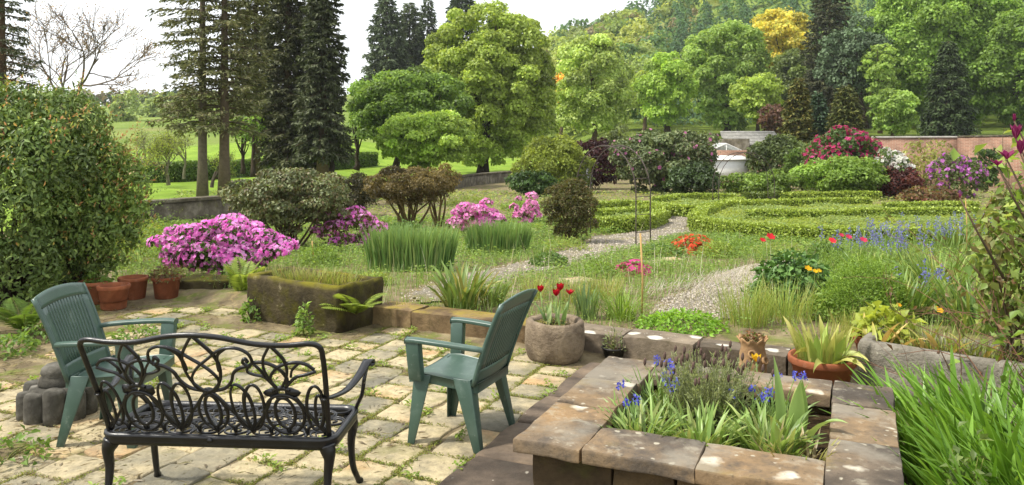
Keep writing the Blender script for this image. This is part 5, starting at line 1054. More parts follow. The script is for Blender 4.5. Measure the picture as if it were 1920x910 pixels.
# daffodil-like mixed leaves along the right border
for i, (px, py, nn, L, lab) in enumerate([(1690, 600, 150, .55, 'strap-leaved clump behind the lime-leaved pot'), (1760, 560, 170, .60, 'strap-leaved clump below the blue flowers'), (1640, 540, 120, .45, 'low strap-leaved clump right of the feathery plant'), (1835, 620, 150, .55, 'strap-leaved clump right of the grey trough'), (1790, 470, 200, .6, 'strap-leaved clump at the back of the blue flowers')]):
    clump('lily_clump', lab, 'lily', gp(px, py), nn, .24, L, .020, .45, .8, ['#6f9038', '#7f9e44', '#5f8030', '#93a048'], 430 + i, prof='iris', V=.25, segs=5)
def frond(m, rng, base, az, L, cols, lean=.5, curl=1.0, np_=20, wide=.32):
    t = np.linspace(0, 1, np_ + 1); th = lean + curl * t ** 1.4; d = np.stack([np.sin(th) * math.cos(az), np.sin(th) * math.sin(az), np.cos(th)], -1); p = base + np.concatenate([[[0, 0, 0]], np.cumsum(d[:-1] * L / np_, 0)])
    tube(m, p, np.linspace(.004, .0015, len(p)), 4, srgb('#7a7a3a'), cap=False); sd = np.array([-math.sin(az), math.cos(az), 0]); up = np.cross(d, sd)
    for s in (-1, 1):
        ln = L * wide * np.sin(np.pi * np.clip(t * .92 + .08, 0, 1)) ** .8; k = slice(2, np_ + 1)
        for f0, f1 in ((0, 1),):
            leaves(m, p[k], sd * s + d[k] * .45, up[k] * np.ones(1), ln[k] + .01, L / np_ * 1.15, pal(rng, np_ - 1, cols, .1), fold=.05, droop=.12, wide=.35)
def fern(name, label, loc, n, L, seed, cols=('#8aa03c', '#98ae48', '#7c9434'), lean=.45, spread=6.283, a0=0.0):
    rng = RNG(seed); t = thing(name, label, 'fern', tuple(loc))
    for i in range(n):
        m = MB(); frond(m, rng, np.array([0, 0, 0.]), a0 + spread * (i + rng.random() * .6) / n, L * rng.uniform(.7, 1.1), cols, lean * rng.uniform(.6, 1.3), rng.uniform(.6, 1.2)); m.build('frond', M_LEAF, t)
    return t
fern('fern', 'bright fern growing out of the right end of the large trough', (-1.50, 7.72, .14), 9, .42, 441, lean=.8, spread=3.6, a0=-2.9)
fern('fern', 'upright yellow-green fern between the kerb block and the large trough', (*gp(455, 545)[:2], 0), 7, .50, 442, lean=.25)
fern('fern', 'small fern shading the terracotta pots by the dark wall', (at(45, 7.6), 7.6, 0), 9, .5, 443, lean=.6, cols=('#4f6a26', '#5c7a2c', '#67822f'))
def leafy(name, label, cat, loc, n, rad, h, s, cols, seed, mat=None, dome=True, stems=5, aspect=.55, up=.5, fl=0, flc=None, fls=.03, petals=5, flz=.9, sp=0.0):
    """small bushy plant of separate leaves on short stems"""
    rng = RNG(seed); t = thing(name, label, cat, tuple(loc)); d = sph(rng, n); d[:, 2] = np.abs(d[:, 2]); r = rng.uniform(.45, 1.0, (n, 1)) ** .6; P = d * r * [rad, rad, h] * (1 + .25 * fbm(d * 2 + seed))[:, None]
    N = unit(d * [1, 1, .8] + rng.normal(0, .4, (n, 3)) + [0, 0, up]); D = unit(d * [1, 1, .1] + rng.normal(0, .5, (n, 3)) + [0, 0, sp]); m = MB(); L = s * rng.uniform(.6, 1.3, n); leaves(m, P, D, N, L, L * aspect, pal(rng, n, cols, .16), droop=.2); m.build('foliage', mat or M_LEAF, t)
    m = MB()
    for i in range(stems): e = P[rng.integers(0, n)]; tube(m, cr([(0, 0, -.02), (e[0] * .4, e[1] * .4, e[2] * .5), e], 4), np.linspace(.006, .002, 9), 4, srgb('#6a7038'))
    if stems: m.build('stem', M_BARK, t, True)
    if fl: m = MB(); k = rng.choice(n, fl); blossoms(m, rng, P[k] + d[k] * .03 + [0, 0, (flz - .9) * h], d[k] + [0, 0, .4] + rng.normal(0, .2, (fl, 3)), fls, flc, petals); m.build('blossom', M_PETAL, t)
    return t
leafy('peony', 'dark green leafy peony bush in the middle of the right border', 'peony', gp(1487, 568), 1700, .44, .52, .085, ['#4c7230', '#587e38', '#668a42', '#42642a'], 451, M_GLOSSY, stems=14)
leafy('fennel', 'feathery light green plant right of the peony', 'fennel', gp(1625, 600), 13000, .44, .58, .035, ['#7fa03c', '#8eae48', '#719234'], 452, aspect=.3, stems=12, sp=.6)
leafy('fennel', 'feathery green plant behind the peony at the border edge', 'fennel', gp(1570, 530), 2600, .36, .42, .035, ['#7a9c3c', '#88a846', '#6c8c34'], 453, aspect=.3, stems=8, sp=.6)
leafy('geranium', 'low bright green leafy mat on the kerb edge beside the cane', 'ground plant', gp(1278, 616), 1100, .40, .14, .045, ['#7fae2a', '#8fbe38', '#6f9c24'], 454, stems=5)
leafy('wallflower', 'orange-red flowering patch in front of the long box hedge', 'flower', gp(1298, 476), 500, .42, .34, .05, ['#6f8a3c', '#7c9846'], 455, fl=230, flc=['#d05030', '#dc6a40', '#c84028'], fls=.045, petals=4)
leafy('stonecrop', 'light green cushion plant right of the orange-red flowers', 'ground plant', gp(1346, 482), 900, .32, .30, .05, ['#8aa03a', '#98ae46', '#7c9232'], 456, stems=0)
leafy('phlox', 'small patch of hot pink flowers by the stepping stones', 'flower', gp(1186, 516), 160, .26, .18, .05, ['#6c7a3c', '#7a8a44'], 457, fl=70, flc=['#c03878', '#d05090', '#a82c68'], fls=.055)
leafy('euphorbia', 'yellow-green leafy plant beside the dark shrub left of the azalea', 'ground plant', gp(262, 500), 1500, .62, .75, .06, ['#7f9c34', '#8eaa40', '#9a9a38', '#6e8a2c'], 458, stems=8)
leafy('euphorbia', 'grey-green leafy plant left of the biggest azalea', 'ground plant', gp(300, 470), 1300, .75, .65, .06, ['#6f8a3c', '#7d9848', '#5f7a32'], 459, stems=8)
leafy('herb', 'upright weed sprouting before the front of the large trough', 'weed', (at(570, 7.5), 7.5, 0), 150, .07, .32, .05, ['#7f9e44', '#8eae50', '#6f8e38'], 460, stems=4)
leafy('herb', 'small weed at the left foot of the large trough', 'weed', (at(478, 8.2), 8.12, 0), 90, .10, .22, .07, ['#6a8c34', '#7a9a40'], 461, stems=3)
leafy('heuchera', 'lime-green leaves overflowing the leaning terracotta pot', 'pot plant', (2.86, 6.12, .34), 230, .22, .22, .085, ['#a3b23c', '#b0be4a', '#93a434'], 462, aspect=.8, stems=8)
leafy('pot_seedling', 'sprouting grey-green stems in the small black pot', 'pot plant', (.86, 6.78, .055), 130, .10, .17, .035, ['#7c8a5c', '#8c9a6a', '#9a9a78'], 463, aspect=.35, stems=10, sp=.8)
leafy('sedum', 'reddish tuft sprouting in the frilled strawberry pot', 'pot plant', (1.80, 5.98, .31), 130, .075, .10, .035, ['#7a5a3c', '#6e7a40', '#8a6044'], 464, stems=3)
leafy('trailing_plant', 'dry trailing plant over the rim of the pot next to the kerb block', 'pot plant', (pot_d.location[0], pot_d.location[1], .20), 420, .19, .17, .04, ['#7c7a44', '#8a6a4a', '#6a7a3a', '#6c4a40'], 465, stems=10)
leafy('weed_in_pot', 'green weed sprouting from the pot behind the left chair', 'pot plant', (pot_b.location[0] + .04, pot_b.location[1], .19), 120, .14, .16, .06, ['#6a8a34', '#7a9a40'], 466, stems=4)
# left foot weeds
for i, (px, Y, nn, lab) in enumerate([(20, 6.9, 260, 'dark weeds at the foot of the wall at the left edge'), (85, 7.4, 240, 'leafy weeds between the wall and the pots'), (10, 4.6, 120, 'low weeds beside the pedestal at the left edge'), (255, 7.3, 150, 'leafy weed in front of the planted terracotta pots'), (1000, 3.45, 330, 'green weeds growing in the corner below the raised planter')]):
    if i == 4: loc = (PL[0] - .10, PL[1] - .42, .02)
    else: loc = (at(px, Y), Y, 0)
    leafy('weed', lab, 'weed', loc, nn, .22, .16, .05, ['#5f8030', '#6f903a', '#7d9c44'], 470 + i, stems=4)
XB = [(600, 500, .30, .34, 'leafy green perennial left of the left iris clump'), (700, 535, .26, .16, 'low leafy plant in front of the left iris clump'), (1030, 500, .30, .22, 'soft green perennial under the upright olive bush'), (1120, 520, .32, .20, 'low green perennial behind the red tulips'), (1060, 470, .32, .26, 'green perennial at the foot of the upright olive bush'), (1240, 480, .32, .20, 'low green perennial beside the path before the near arch'), (1380, 475, .36, .26, 'green perennial below the long box hedge, left'), (1470, 482, .40, .28, 'green perennial below the long box hedge, middle'),
      (1545, 490, .36, .30, 'green perennial below the long box hedge, right'), (1660, 545, .34, .42, 'fresh green perennial among the blue flowers'), (1720, 520, .40, .46, 'dark green perennial among the blue flowers'), (1780, 600, .34, .36, 'green perennial behind the grey trough'), (1560, 600, .24, .26, 'small fresh green plant left of the feathery one'), (905, 420, .5, .30, 'yellow-green perennial left of the pale azalea'), (760, 440, .5, .30, 'yellow-green perennial under the bare-stemmed shrub'), (985, 395, .6, .34, 'yellow-green perennial behind the pale azaleas'), (880, 385, .7, .34, 'yellow-green perennial near the grey wall')]
for i, (px, py, r_, h_, lab) in enumerate(XB): g = gp(px, py); leafy('perennial', lab, 'perennial', g, int(900 * (1 if g[1] < 14 else .7)), r_ * (1 if g[1] < 14 else 1.5), h_, .042 * max(1, g[1] / 11), [['#7c9a3c', '#8aa848', '#6c8a32'], ['#86a044', '#94ae50', '#98a04c'], ['#5f8036', '#6c8c40', '#527030']][i % 3], 610 + i, stems=4, aspect=[.55, .35, .7][i % 3], sp=.3)
# flowers with stems: bluebells / camassia
def spikes(name, label, loc, n, rad, H, seed, cols=('#6a70a8', '#7c80b4', '#8c90bc'), ell=.6, bells=26, leafn=60, lcols=('#6f8e44', '#7f9c50')):
    rng = RNG(seed); t = thing(name, label, 'flower', tuple(loc)); m = MB(); ms = MB()
    for i in range(n):
        a, r = rng.random() * 6.283, rad * math.sqrt(rng.random()); b = np.array([r * math.cos(a), r * math.sin(a) * ell, 0]); h = H * rng.uniform(.7, 1.1); tp = b + [rng.normal(0, .07), rng.normal(0, .07), h]; tube(ms, [b, (b + tp) / 2 + [rng.normal(0, .015), 0, 0], tp], [.005, .004, .002], 4, srgb('#6a8040'))
        u = rng.uniform(.62, 1.0, bells)[:, None]; P = b + (tp - b) * u + rng.normal(0, .014 + .02 * (1 - u), (bells, 3)); leaves(m, P, sph(rng, bells) + [0, 0, -.2], sph(rng, bells), .032 * rng.uniform(.7, 1.3, bells), .022, pal(rng, bells, cols, .14))
    ms.build('stem', M_BARK, t); m.build('blossom', M_PETAL, t); clump_mesh(rng, leafn, rad, H * .7, .016, .3, .5, list(lcols), prof='iris', segs=4, ell=ell).build('foliage', M_BLADE, t); return t
for i, (px, py, n, rad, H, lab) in enumerate([(1600, 500, 16, .45, .62, 'blue camassia flowers behind the peony'), (1690, 520, 15, .40, .72, 'blue camassia flowers in the middle of the right border'), (1745, 478, 19, .60, .72, 'blue camassia flowers nearest the long hedge end'), (1655, 470, 9, .45, .60, 'scattered blue flowers in front of the hedge'), (1820, 470, 10, .45, .7, 'blue flowers beside the magnolia'), (1700, 585, 9, .35, .45, 'few dark blue flowers behind the lime-leaved pot')]):
    spikes('camassia', lab, gp(px, py), n, rad, H, 480 + i)
def red_flowers(name, label, cat, pts, loc, cols, size, seed, H):
    rng = RNG(seed); t = thing(name, label, cat, tuple(loc)); m = MB(); ms = MB()
    for (x, y, h) in pts: tube(ms, [(x * .6, y * .6, 0), (x * .8, y, h * .5), (x, y, h)], [.004, .003, .003], 4, srgb('#6a8040')); blossoms(m, rng, np.array([[x, y, h]]), np.array([[.1, -.5, .7]]), size, cols, 6, cup=.5)
    ms.build('stem', M_BARK, t); m.build('blossom', M_PETAL, t); return t
g = gp(1441, 560); red_flowers('poppy', 'pair of red poppies above the left side of the peony', 'flower', [(-.05, .05, .62), (.02, .0, .66)], g, ['#d03038', '#c02830'], .05, 491, .6)
g = gp(1560, 540); red_flowers('poppy', 'single red poppy behind the peony', 'flower', [(0, 0, .55)], g, ['#d03038'], .05, 492, .6)
g = gp(1615, 505); red_flowers('poppy', 'red poppies among the blue flowers before the hedge', 'flower', [(-.3, 0, .50), (.05, .05, .42), (-.15, .1, .46)], g, ['#c83048', '#d04060'], .06, 493, .6)
g = gp(1495, 572); red_flowers('poppy', 'yellow flowers open on the peony bush', 'flower', [(.0, -.30, .42), (.06, -.33, .40), (.11, -.3, .40)], g, ['#e0b820', '#d8a818'], .04, 494, .4)
for px, py, H, lab in ((1685, 625, 573, 'yellow poppy above the lime-leaved pot'), (1760, 640, 583, 'yellow poppy behind the grey trough')):
    g = gp(px, py); red_flowers('poppy', lab, 'flower', [(0, 0, zt(H, g[1]) - g[2])], g, ['#e2b428', '#dca020'], .04, px, .4)

# tulips and broad single leaves, each leaf a part
def big_leaf(parent, rng, base, az, L, W, lean, curl, col, tip=None, segs=9, mat=None, twist=0.0, cexp=1.3):
    m = MB(); blades(m, np.array([base]), az, L, W, lean, curl, segs, np.array([srgb(col)]), 'tulip', .35, None if tip is None else np.array([srgb(tip)]), twist, cexp); o = m.build('leaf', mat or M_GLOSSY, parent, True); return o
def tulip_flower(parent, top, size, cols, rng, openk=.25, tilt=(0, 0)):
    m = MB()
    for k in range(6):
        az = k * math.pi / 3 + .2; blades(m, np.array([top]), az, size * 1.25, size * .75, .75 + openk * .3, -1.0 + openk, 6, np.array([srgb(cols[k % len(cols)])]), 'lens', .3)
    m.build('petal', M_PETAL, parent, True)
rt = thing('tulip', 'red tulips standing in the round stone planter', 'tulip', (.36, 6.72, .27)); rng = RNG(501)
for i, (x, y, h, sz) in enumerate([(-.12, .0, .29, .055), (.01, -.03, .26, .06), (.045, .0, .30, .062), (.13, .04, .26, .05)]):
    m = MB(); tube(m, [(x * .5, y, 0), (x * .9, y, h * .6), (x, y, h)], [.006, .005, .004], 6, srgb('#7f9a58')); m.build('stem', M_BARK, rt, True); tulip_flower(rt, (x, y, h - .01), sz, ['#a01420', '#b81c28', '#8a101c'], rng, .1 if i != 3 else .6)
for i in range(7): big_leaf(rt, rng, (rng.normal(0, .07), rng.normal(0, .05), 0), rng.random() * 6.28, rng.uniform(.16, .26), .04, rng.uniform(.05, .35), rng.uniform(.1, .6), ['#6f9050', '#7f9c58', '#8aa060'][i % 3])
leafy('seedlings', 'short dry weeds and seedlings on the soil of the round stone planter', 'weed', (.34, 6.70, .27), 260, .15, .06, .03, ['#8a8a4a', '#7a7a50', '#9a9060', '#a09a40'], 502, stems=6, aspect=.3)
bt = thing('tulip', 'pale yellowing tulip leaves crowding the terracotta bowl', 'tulip', (2.20, 5.68, .245)); rng = RNG(503)
for i in range(30):
    a = rng.random() * 6.283; r = .15 * math.sqrt(rng.random()); flop = rng.random() < .38; c = ['#93ac48', '#a0b454', '#84a040', '#b0b45c'][i % 4]
    big_leaf(bt, rng, (r * math.cos(a), r * math.sin(a), -.01), a + rng.normal(0, .4), rng.uniform(.24, .36), rng.uniform(.045, .075), rng.uniform(.1, .4) + .35 * flop, rng.uniform(.1, .5) + 1.5 * flop, c, '#c8c070' if rng.random() < .5 else None, twist=rng.normal(0, .5))
clump('grass_tuft', 'thin grassy leaves poking up among the tulip leaves of the bowl', 'grass', (2.20, 5.68, .25), 150, .17, .34, .007, .3, .5, ['#9aa848', '#8a9c3c', '#b0a860'], 504, segs=4)
tl = thing('tulip', 'yellowing bulb leaves in the grey stone trough', 'tulip', (3.05, 5.66, .28)); rng = RNG(505)
for i in range(26):
    s_ = rng.uniform(-.5, .25); b = np.array([s_ * math.cos(R(-38)), s_ * math.sin(R(-38)), 0]) + [rng.normal(0, .06), rng.normal(0, .06), 0]; dead = rng.random() < .35
    big_leaf(tl, rng, b, rng.random() * 6.283, rng.uniform(.18, .34), .03 if not dead else .055, rng.uniform(.2, .6), rng.uniform(.3, 1.4), '#d2b468' if dead else ['#8aa048', '#9aac50', '#a8a850'][i % 3], '#d8c080' if dead else '#c0a858')
clump('grass_tuft', 'grassy shoots along the back of the grey stone trough', 'grass', (3.08, 5.70, .27), 320, .42, .30, .007, .4, .6, ['#8a9a44', '#9aa850', '#7c8c3a'], 506, segs=4, ell=.35, ang=R(-38))
yt = thing('tulip', 'single yellow tulip in front of the frilled strawberry pot', 'tulip', (1.74, 5.70, -.01)); rng = RNG(508); m = MB(); tube(m, [(0, 0, 0), (.01, 0, .15), (0, 0, .27)], [.006, .005, .004], 6, srgb('#7f9a58')); m.build('stem', M_BARK, yt, True); tulip_flower(yt, (0, 0, .26), .055, ['#d8b020', '#e0bc30'], rng, .3); big_leaf(yt, rng, (0, 0, 0), -1.2, .22, .04, .2, .5, '#8aa048')
# large trough: grasses
tg_ = (-2.02, 8.16, .36); clump('grass_tuft', 'mixed grass growing in the large mossy trough', 'grass', tg_, 950, .56, .17, .008, .4, .6, ['#8a9a3c', '#9aa44c', '#7a8a34', '#a89a5a'], 507, segs=3, ell=.42, ang=R(-31))
# raised planter contents
def PW(x, y, z=.28): p = PL + V * x + U * y; return (p[0], p[1], z)
lav = thing('lavender', 'grey-green lavender bush with old brown flower heads in the raised planter', 'lavender', PW(.74, .98)); rng = RNG(511); n = 250
b = np.stack([rng.normal(0, .07, n), rng.normal(0, .06, n), 0 * np.ones(n)], -1); az = np.arctan2(b[:, 1], b[:, 0]) + rng.normal(0, .5, n); ln = rng.uniform(.14, .38, n); le = rng.uniform(0, .75, n)
tips_ = b + np.stack([np.sin(le) * np.cos(az), np.sin(le) * np.sin(az), np.cos(le)], -1) * ln[:, None]; ms = MB(); ml = MB(); mh = MB()
for i in range(n): tube(ms, [b[i], (b[i] + tips_[i]) / 2 + rng.normal(0, .008, 3), tips_[i]], [.003, .0022, .0016], 3, srgb('#8a9068'), cap=False)
k = rng.integers(0, n, 7500); u = rng.uniform(.2, .97, (7500, 1)); P = b[k] + (tips_[k] - b[k]) * u; D = unit(tips_[k] - b[k]) + rng.normal(0, .55, (7500, 3)); leaves(ml, P, D, sph(rng, 7500), .030 * rng.uniform(.6, 1.2, 7500), .006, pal(rng, 7500, ['#8c9862', '#9ca872', '#7c8854', '#a8b080'], .15))
hd = np.where(tips_[:, 2] > .22)[0][:55]
for i in hd: lathe_c = tips_[i]; m_ = mh; tube(m_, [lathe_c, lathe_c + [0, 0, .012], lathe_c + [.002, 0, .03], lathe_c + [.003, 0, .042]], [.004, .009, .008, .003], 5, srgb('#5c4a42'))
ms.build('stem', M_BARK, lav); ml.build('foliage', M_LEAF, lav); tag(mh.build('flower_head', M_BARK, lav), kind='stuff')
def muscari(label, loc, n, rad, seed):
    rng = RNG(seed); t = thing('grape_hyacinth', label, 'flower', loc); ms = MB(); mf = MB()
    for i in range(n):
        x, y = rng.normal(0, rad, 2); h = rng.uniform(.18, .30); tp = np.array([x + rng.normal(0, .03), y + rng.normal(0, .03), h]); tube(ms, [(x, y, 0), (x, y, h * .5), tp], [.0035, .003, .0025], 4, srgb('#7f9a50')); kk = 26
        P = tp + np.stack([rng.normal(0, .011, kk), rng.normal(0, .011, kk), rng.uniform(-.022, .02, kk)], -1); leaves(mf, P, sph(rng, kk), sph(rng, kk), .017, .013, pal(rng, kk, ['#5058b8', '#6066c8', '#7478d0'], .15))
    ms.build('stem', M_BARK, t); mf.build('blossom', M_PETAL, t); clump_mesh(rng, 45, rad * 1.6, .24, .011, .6, 1.0, ['#7c9c4c', '#8aa858', '#6c8c40'], prof='iris', segs=5).build('foliage', M_BLADE, t)
for i, (x, y, n, r, lab) in enumerate([(.42, .62, 3, .07, 'blue grape hyacinths at the left inner edge of the raised planter'), (.44, 1.12, 4, .06, 'blue grape hyacinths in the far left corner of the raised planter'), (.56, .86, 4, .05, 'blue grape hyacinths left of the lavender'), (.98, .95, 4, .07, 'blue grape hyacinths right of the lavender'), (1.12, 1.12, 3, .06, 'blue grape hyacinths before the back coping of the raised planter')]): muscari(lab, PW(x, y, .27), n, r, 1300 + i)
for i, (x, y, n, L, w, lab) in enumerate([(.50, .50, 90, .26, .016, 'arching green strap leaves in the near left corner of the raised planter'), (.80, .52, 110, .26, .018, 'arching green strap leaves along the front of the raised planter'), (1.12, .62, 110, .28, .018, 'arching green strap leaves in front of the broad tulip leaves'), (1.25, .45, 70, .22, .012, 'thin dry and green leaves in the near right corner of the raised planter')]):
    clump('bulb_clump', lab, 'bulb plant', PW(x, y, .27), n, .13, L, w, .6, 1.1, ['#7f9c4c', '#8eaa58', '#6f8e40', '#a0a860'] if i != 3 else ['#8a9a4c', '#b0a06c', '#9a8a5c'], 530 + i, prof='iris', V=.2, segs=6)
bt2 = thing('tulip', 'broad upright tulip leaves at the right end of the raised planter', 'tulip', PW(1.22, .78, .27)); rng = RNG(541)
for x, y, az, L, W, le, cu, c in [(-.06, .02, 1.9, .46, .06, .03, .25, '#7f9c50'), (.02, .0, -1.5, .36, .085, .0, .25, '#8aa658'), (.06, -.04, -.9, .32, .085, .25, 1.5, '#93ae62'), (.08, .12, -1.8, .34, .07, .05, .4, '#7f9c50'), (-.03, -.03, 3.5, .26, .06, .3, .9, '#86a254'), (-.12, -.12, 3.9, .24, .055, .15, .5, '#8aa658'), (-.20, -.08, 3.2, .22, .06, .2, .6, '#93ac5c'), (-.06, -.18, -1.2, .22, .055, .3, 1.0, '#86a254'), (.02, .08, 1.0, .28, .05, .1, .5, '#7f9c50')]: big_leaf(bt2, rng, (x, y, 0), az, L, W, le, cu, c, '#a8ac60' if L < .3 else None)
leafy('seedlings', 'low broad weeds carpeting the soil of the raised planter', 'weed', PW(.85, .8, .27), 900, .50, .07, .045, ['#7c9a44', '#8aa850', '#6c8a38', '#9a9a58'], 542, stems=0)
# strappy clump and nettle at the right
CRO = ['#649022', '#729e2c', '#56801c', '#82ac38']
clump('montbretia', 'big clump of arching bright green blades right of the raised planter', 'montbretia', (2.62, 4.25, -.02), 620, .50, .64, .024, .55, .85, CRO, 551, prof='iris', segs=7, V=.15, wind=.45, ell=1.2)
clump('montbretia', 'nearer tuft of arching bright green blades in the bottom right corner', 'montbretia', (2.35, 3.55, -.02), 420, .38, .56, .024, .5, .85, CRO, 552, prof='iris', segs=7, V=.15, wind=.45)
clump('montbretia', 'upright green blades at the right edge below the magnolia', 'montbretia', (3.45, 4.55, -.02), 420, .40, .56, .022, .4, .6, CRO, 553, prof='iris', segs=6, V=.15, wind=.3)
leafy('nettle', 'dull green nettle-like weed poking out of the bright blades', 'weed', (2.06, 3.62, .05), 110, .10, .55, .05, ['#6a8040', '#7a8c4a', '#5c7036'], 554, stems=3)

# ------------------------------------------------------------------ magnolia, brambles and the big left shrub
mg = thing('magnolia', 'magnolia with dark pink buds leaning in at the right edge', 'shrub', (3.80, 5.0, -.02)); rng = RNG(561); mt = MB(); tips = []
def twig(p, d, L, r, lv, mx):
    pts = [np.array(p, float)]; dd = np.array(d, float)
    for _ in range(5): dd = unit(dd + rng.normal(0, .16, 3)); pts.append(pts[-1] + dd * L / 5)
    tube(mt, pts, np.linspace(r, r * .55, 6), 5, srgb('#5e5040'), cap=False); tips.extend(pts[2:])
    if lv < mx:
        for _ in range(3): twig(pts[rng.integers(2, 6)], unit(dd + rng.normal(0, .55, 3) + [-.03, 0, .12]), L * rng.uniform(.5, .75), r * .55, lv + 1, mx)
for i in range(5): twig((rng.normal(0, .1), rng.normal(0, .1), 0), unit(np.array([rng.uniform(-.22, .25), rng.normal(0, .25), 1.0])), rng.uniform(.9, 1.15), .018, 0, 3)
mt.build('stem', M_BARK, mg, True); T = np.array(tips); k = rng.integers(0, len(T), 1300); m = MB(); P = T[k] + rng.normal(0, .07, (1300, 3)); L = .095 * rng.uniform(.5, 1.3, 1300)
leaves(m, P, sph(rng, 1300) + [0, 0, .2], sph(rng, 1300) * .7 + [0, 0, .9], L, L * .6, pal(rng, 1300, ['#7f9c3c', '#8eac48', '#6f8c34', '#9aa850', '#5c7a2c'], .15), droop=.2); m.build('foliage', M_LEAF, mg)
for (px, py, Y, sz, tl_) in [(1905, 262, 4.9, .10, .3), (1888, 300, 4.8, .085, 1.0), (1914, 290, 4.85, .10, .2), (1870, 312, 4.9, .06, 1.1), (1902, 228, 4.95, .05, .0), (1800, 372, 4.9, .03, .3)]:
    m = MB(); c = (at(px, Y) - 3.80, Y - 5.0, zt(py, Y) + .02)
    for q in range(7): blades(m, np.array([c]), q * .9 + px, sz, sz * .42, .25 + tl_ * .5, -.25 + tl_ * .35, 6, np.array([srgb(['#7a2450', '#8e3462', '#a04c74'][q % 3])]), 'lens', .35)
    m.build('bud', M_PETAL, mg, True); m = MB(); tube(m, [c, (c[0] + .12, c[1] + .03, c[2] - .20), (c[0] + .3, c[1] + .05, c[2] - .5)], [.005, .007, .01], 5, srgb('#5e5040')); m.build('twig', M_BARK, mg, True)
br = thing('bramble', 'tangle of dry reddish-brown twigs with few leaves below the magnolia', 'shrub', (3.66, 5.0, -.02)); rng = RNG(562); mt = MB(); tips = []
for i in range(26): twig((rng.normal(0, .3), rng.normal(0, .25), 0), unit(np.array([rng.normal(-.15, .4), rng.normal(0, .35), 1.0])), rng.uniform(.55, 1.0), .006, 0, 2)
for c in mt.c: pass
mt.c = [np.broadcast_to(srgb('#7a5a48'), c.shape) for c in mt.c]; mt.build('stem', M_BARK, br); T = np.array(tips); k = rng.integers(0, len(T), 700); m = MB(); L = .05 * rng.uniform(.5, 1.3, 700); leaves(m, T[k] + rng.normal(0, .03, (700, 3)), sph(rng, 700), sph(rng, 700) + [0, 0, .6], L, L * .55, pal(rng, 700, ['#7a8c40', '#8a6a48', '#93a04c', '#6a5040'], .18)); m.build('foliage', M_LEAF, br)
shrub('climber', 'dense leafy climber filling the right edge under the magnolia buds', 1915, 700, 1822, 2010, 330, ['#7a9440', '#88a24c', '#6a8436', '#9aa856', '#7c6a48'], 563, .055, 46, .8, bot=640, Y=5.5, stems=12, stemr=.01, hollow=.4)
# dark garden wall at the left with the red-tipped shrub over it
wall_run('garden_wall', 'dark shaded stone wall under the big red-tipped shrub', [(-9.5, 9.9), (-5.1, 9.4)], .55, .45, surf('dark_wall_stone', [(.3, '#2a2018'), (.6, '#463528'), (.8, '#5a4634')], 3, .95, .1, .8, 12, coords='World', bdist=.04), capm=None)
def lshrub(label, l, r, top, bot, Y, cols, seed, n, cov, s=.085, tipc=None, mat=None, sk=-.75, name='photinia'):
    rng = RNG(seed); k = Y / F_PX; cx = at((l + r) / 2, Y); w = (r - l) / 2 * k; z1, z0 = zt(top, Y), zt(bot, Y); t = thing(name, label, 'shrub', (cx, Y, -.02)); lb = env_lobes(rng, (0, 0, (z0 + z1) / 2), w, w * .75, (z1 - z0) / 2, n, (.09, .34), 1.0, .8, 1.0, .9)
    m = MB(); shell_leaves(m, rng, lb, s, cov, cols, hollow=.6, aspect=.45, jit=.2, skirt=sk, back=.35, lobevar=.2, droop=.2)
    if tipc:
        P, N = lobe_surface(rng, lb, 2200, .1); P += N * rng.uniform(0, .14, (len(P), 1)); L = s * rng.uniform(.6, 1.3, len(P)); leaves(m, P, N + [0, 0, .7] + rng.normal(0, .4, N.shape), rng.normal(0, 1, N.shape), L, L * .4, pal(rng, len(P), tipc, .15))
    P, N = lobe_surface(rng, lb, 340, -.2)
    for p0, n0 in zip(P, N):
        d0 = unit(n0 * .7 + np.array([.1, 0, .5]) + rng.normal(0, .35, 3)); ln = rng.uniform(.15, .6); q = 16; u = np.linspace(.1, 1, q)[:, None]; pp = p0 + d0 * ln * u + np.array([0, 0, -.12]) * ln * u ** 2; L = s * rng.uniform(.6, 1.2, q) * (1.1 - .5 * u[:, 0])
        leaves(m, pp, d0 * .6 + sph(rng, q), sph(rng, q) + [0, 0, .8], L, L * .42, pal(rng, q, (tipc if tipc and n0[2] > .2 and rng.random() < .55 else cols), .15))
    m.build('foliage', mat or M_GLOSSY, t); m = MB()
    for i in range(12): b = lb[rng.integers(0, len(lb))]; p = cr([(rng.normal(0, .15), rng.normal(0, .1), 0), (b[0] * .3, b[1] * .3, b[2] * .5), (b[0], b[1], b[2])], 5); tube(m, p, np.linspace(.035, .008, len(p)), 6, DARKB)
    m.build('stem', M_BARK, t, True); return t
lshrub('big red-tipped evergreen shrub spilling over the dark wall on the left', -180, 200, 160, 560, 9.0, ['#64803a', '#748e44', '#566e30', '#869c4e'], 571, 110, .7, s=.05, tipc=['#c08a58', '#c89c5c', '#b06a4c', '#a0a84c', '#a8b850'])
lshrub('lighter green half of the left shrub, bulging towards the lawn', 50, 270, 235, 540, 9.3, ['#6a8638', '#7a9644', '#5a7430', '#8ea44e'], 572, 60, .7, s=.048, tipc=['#a8744c', '#b88a54', '#8a9a44', '#98a848'], name='photinia')
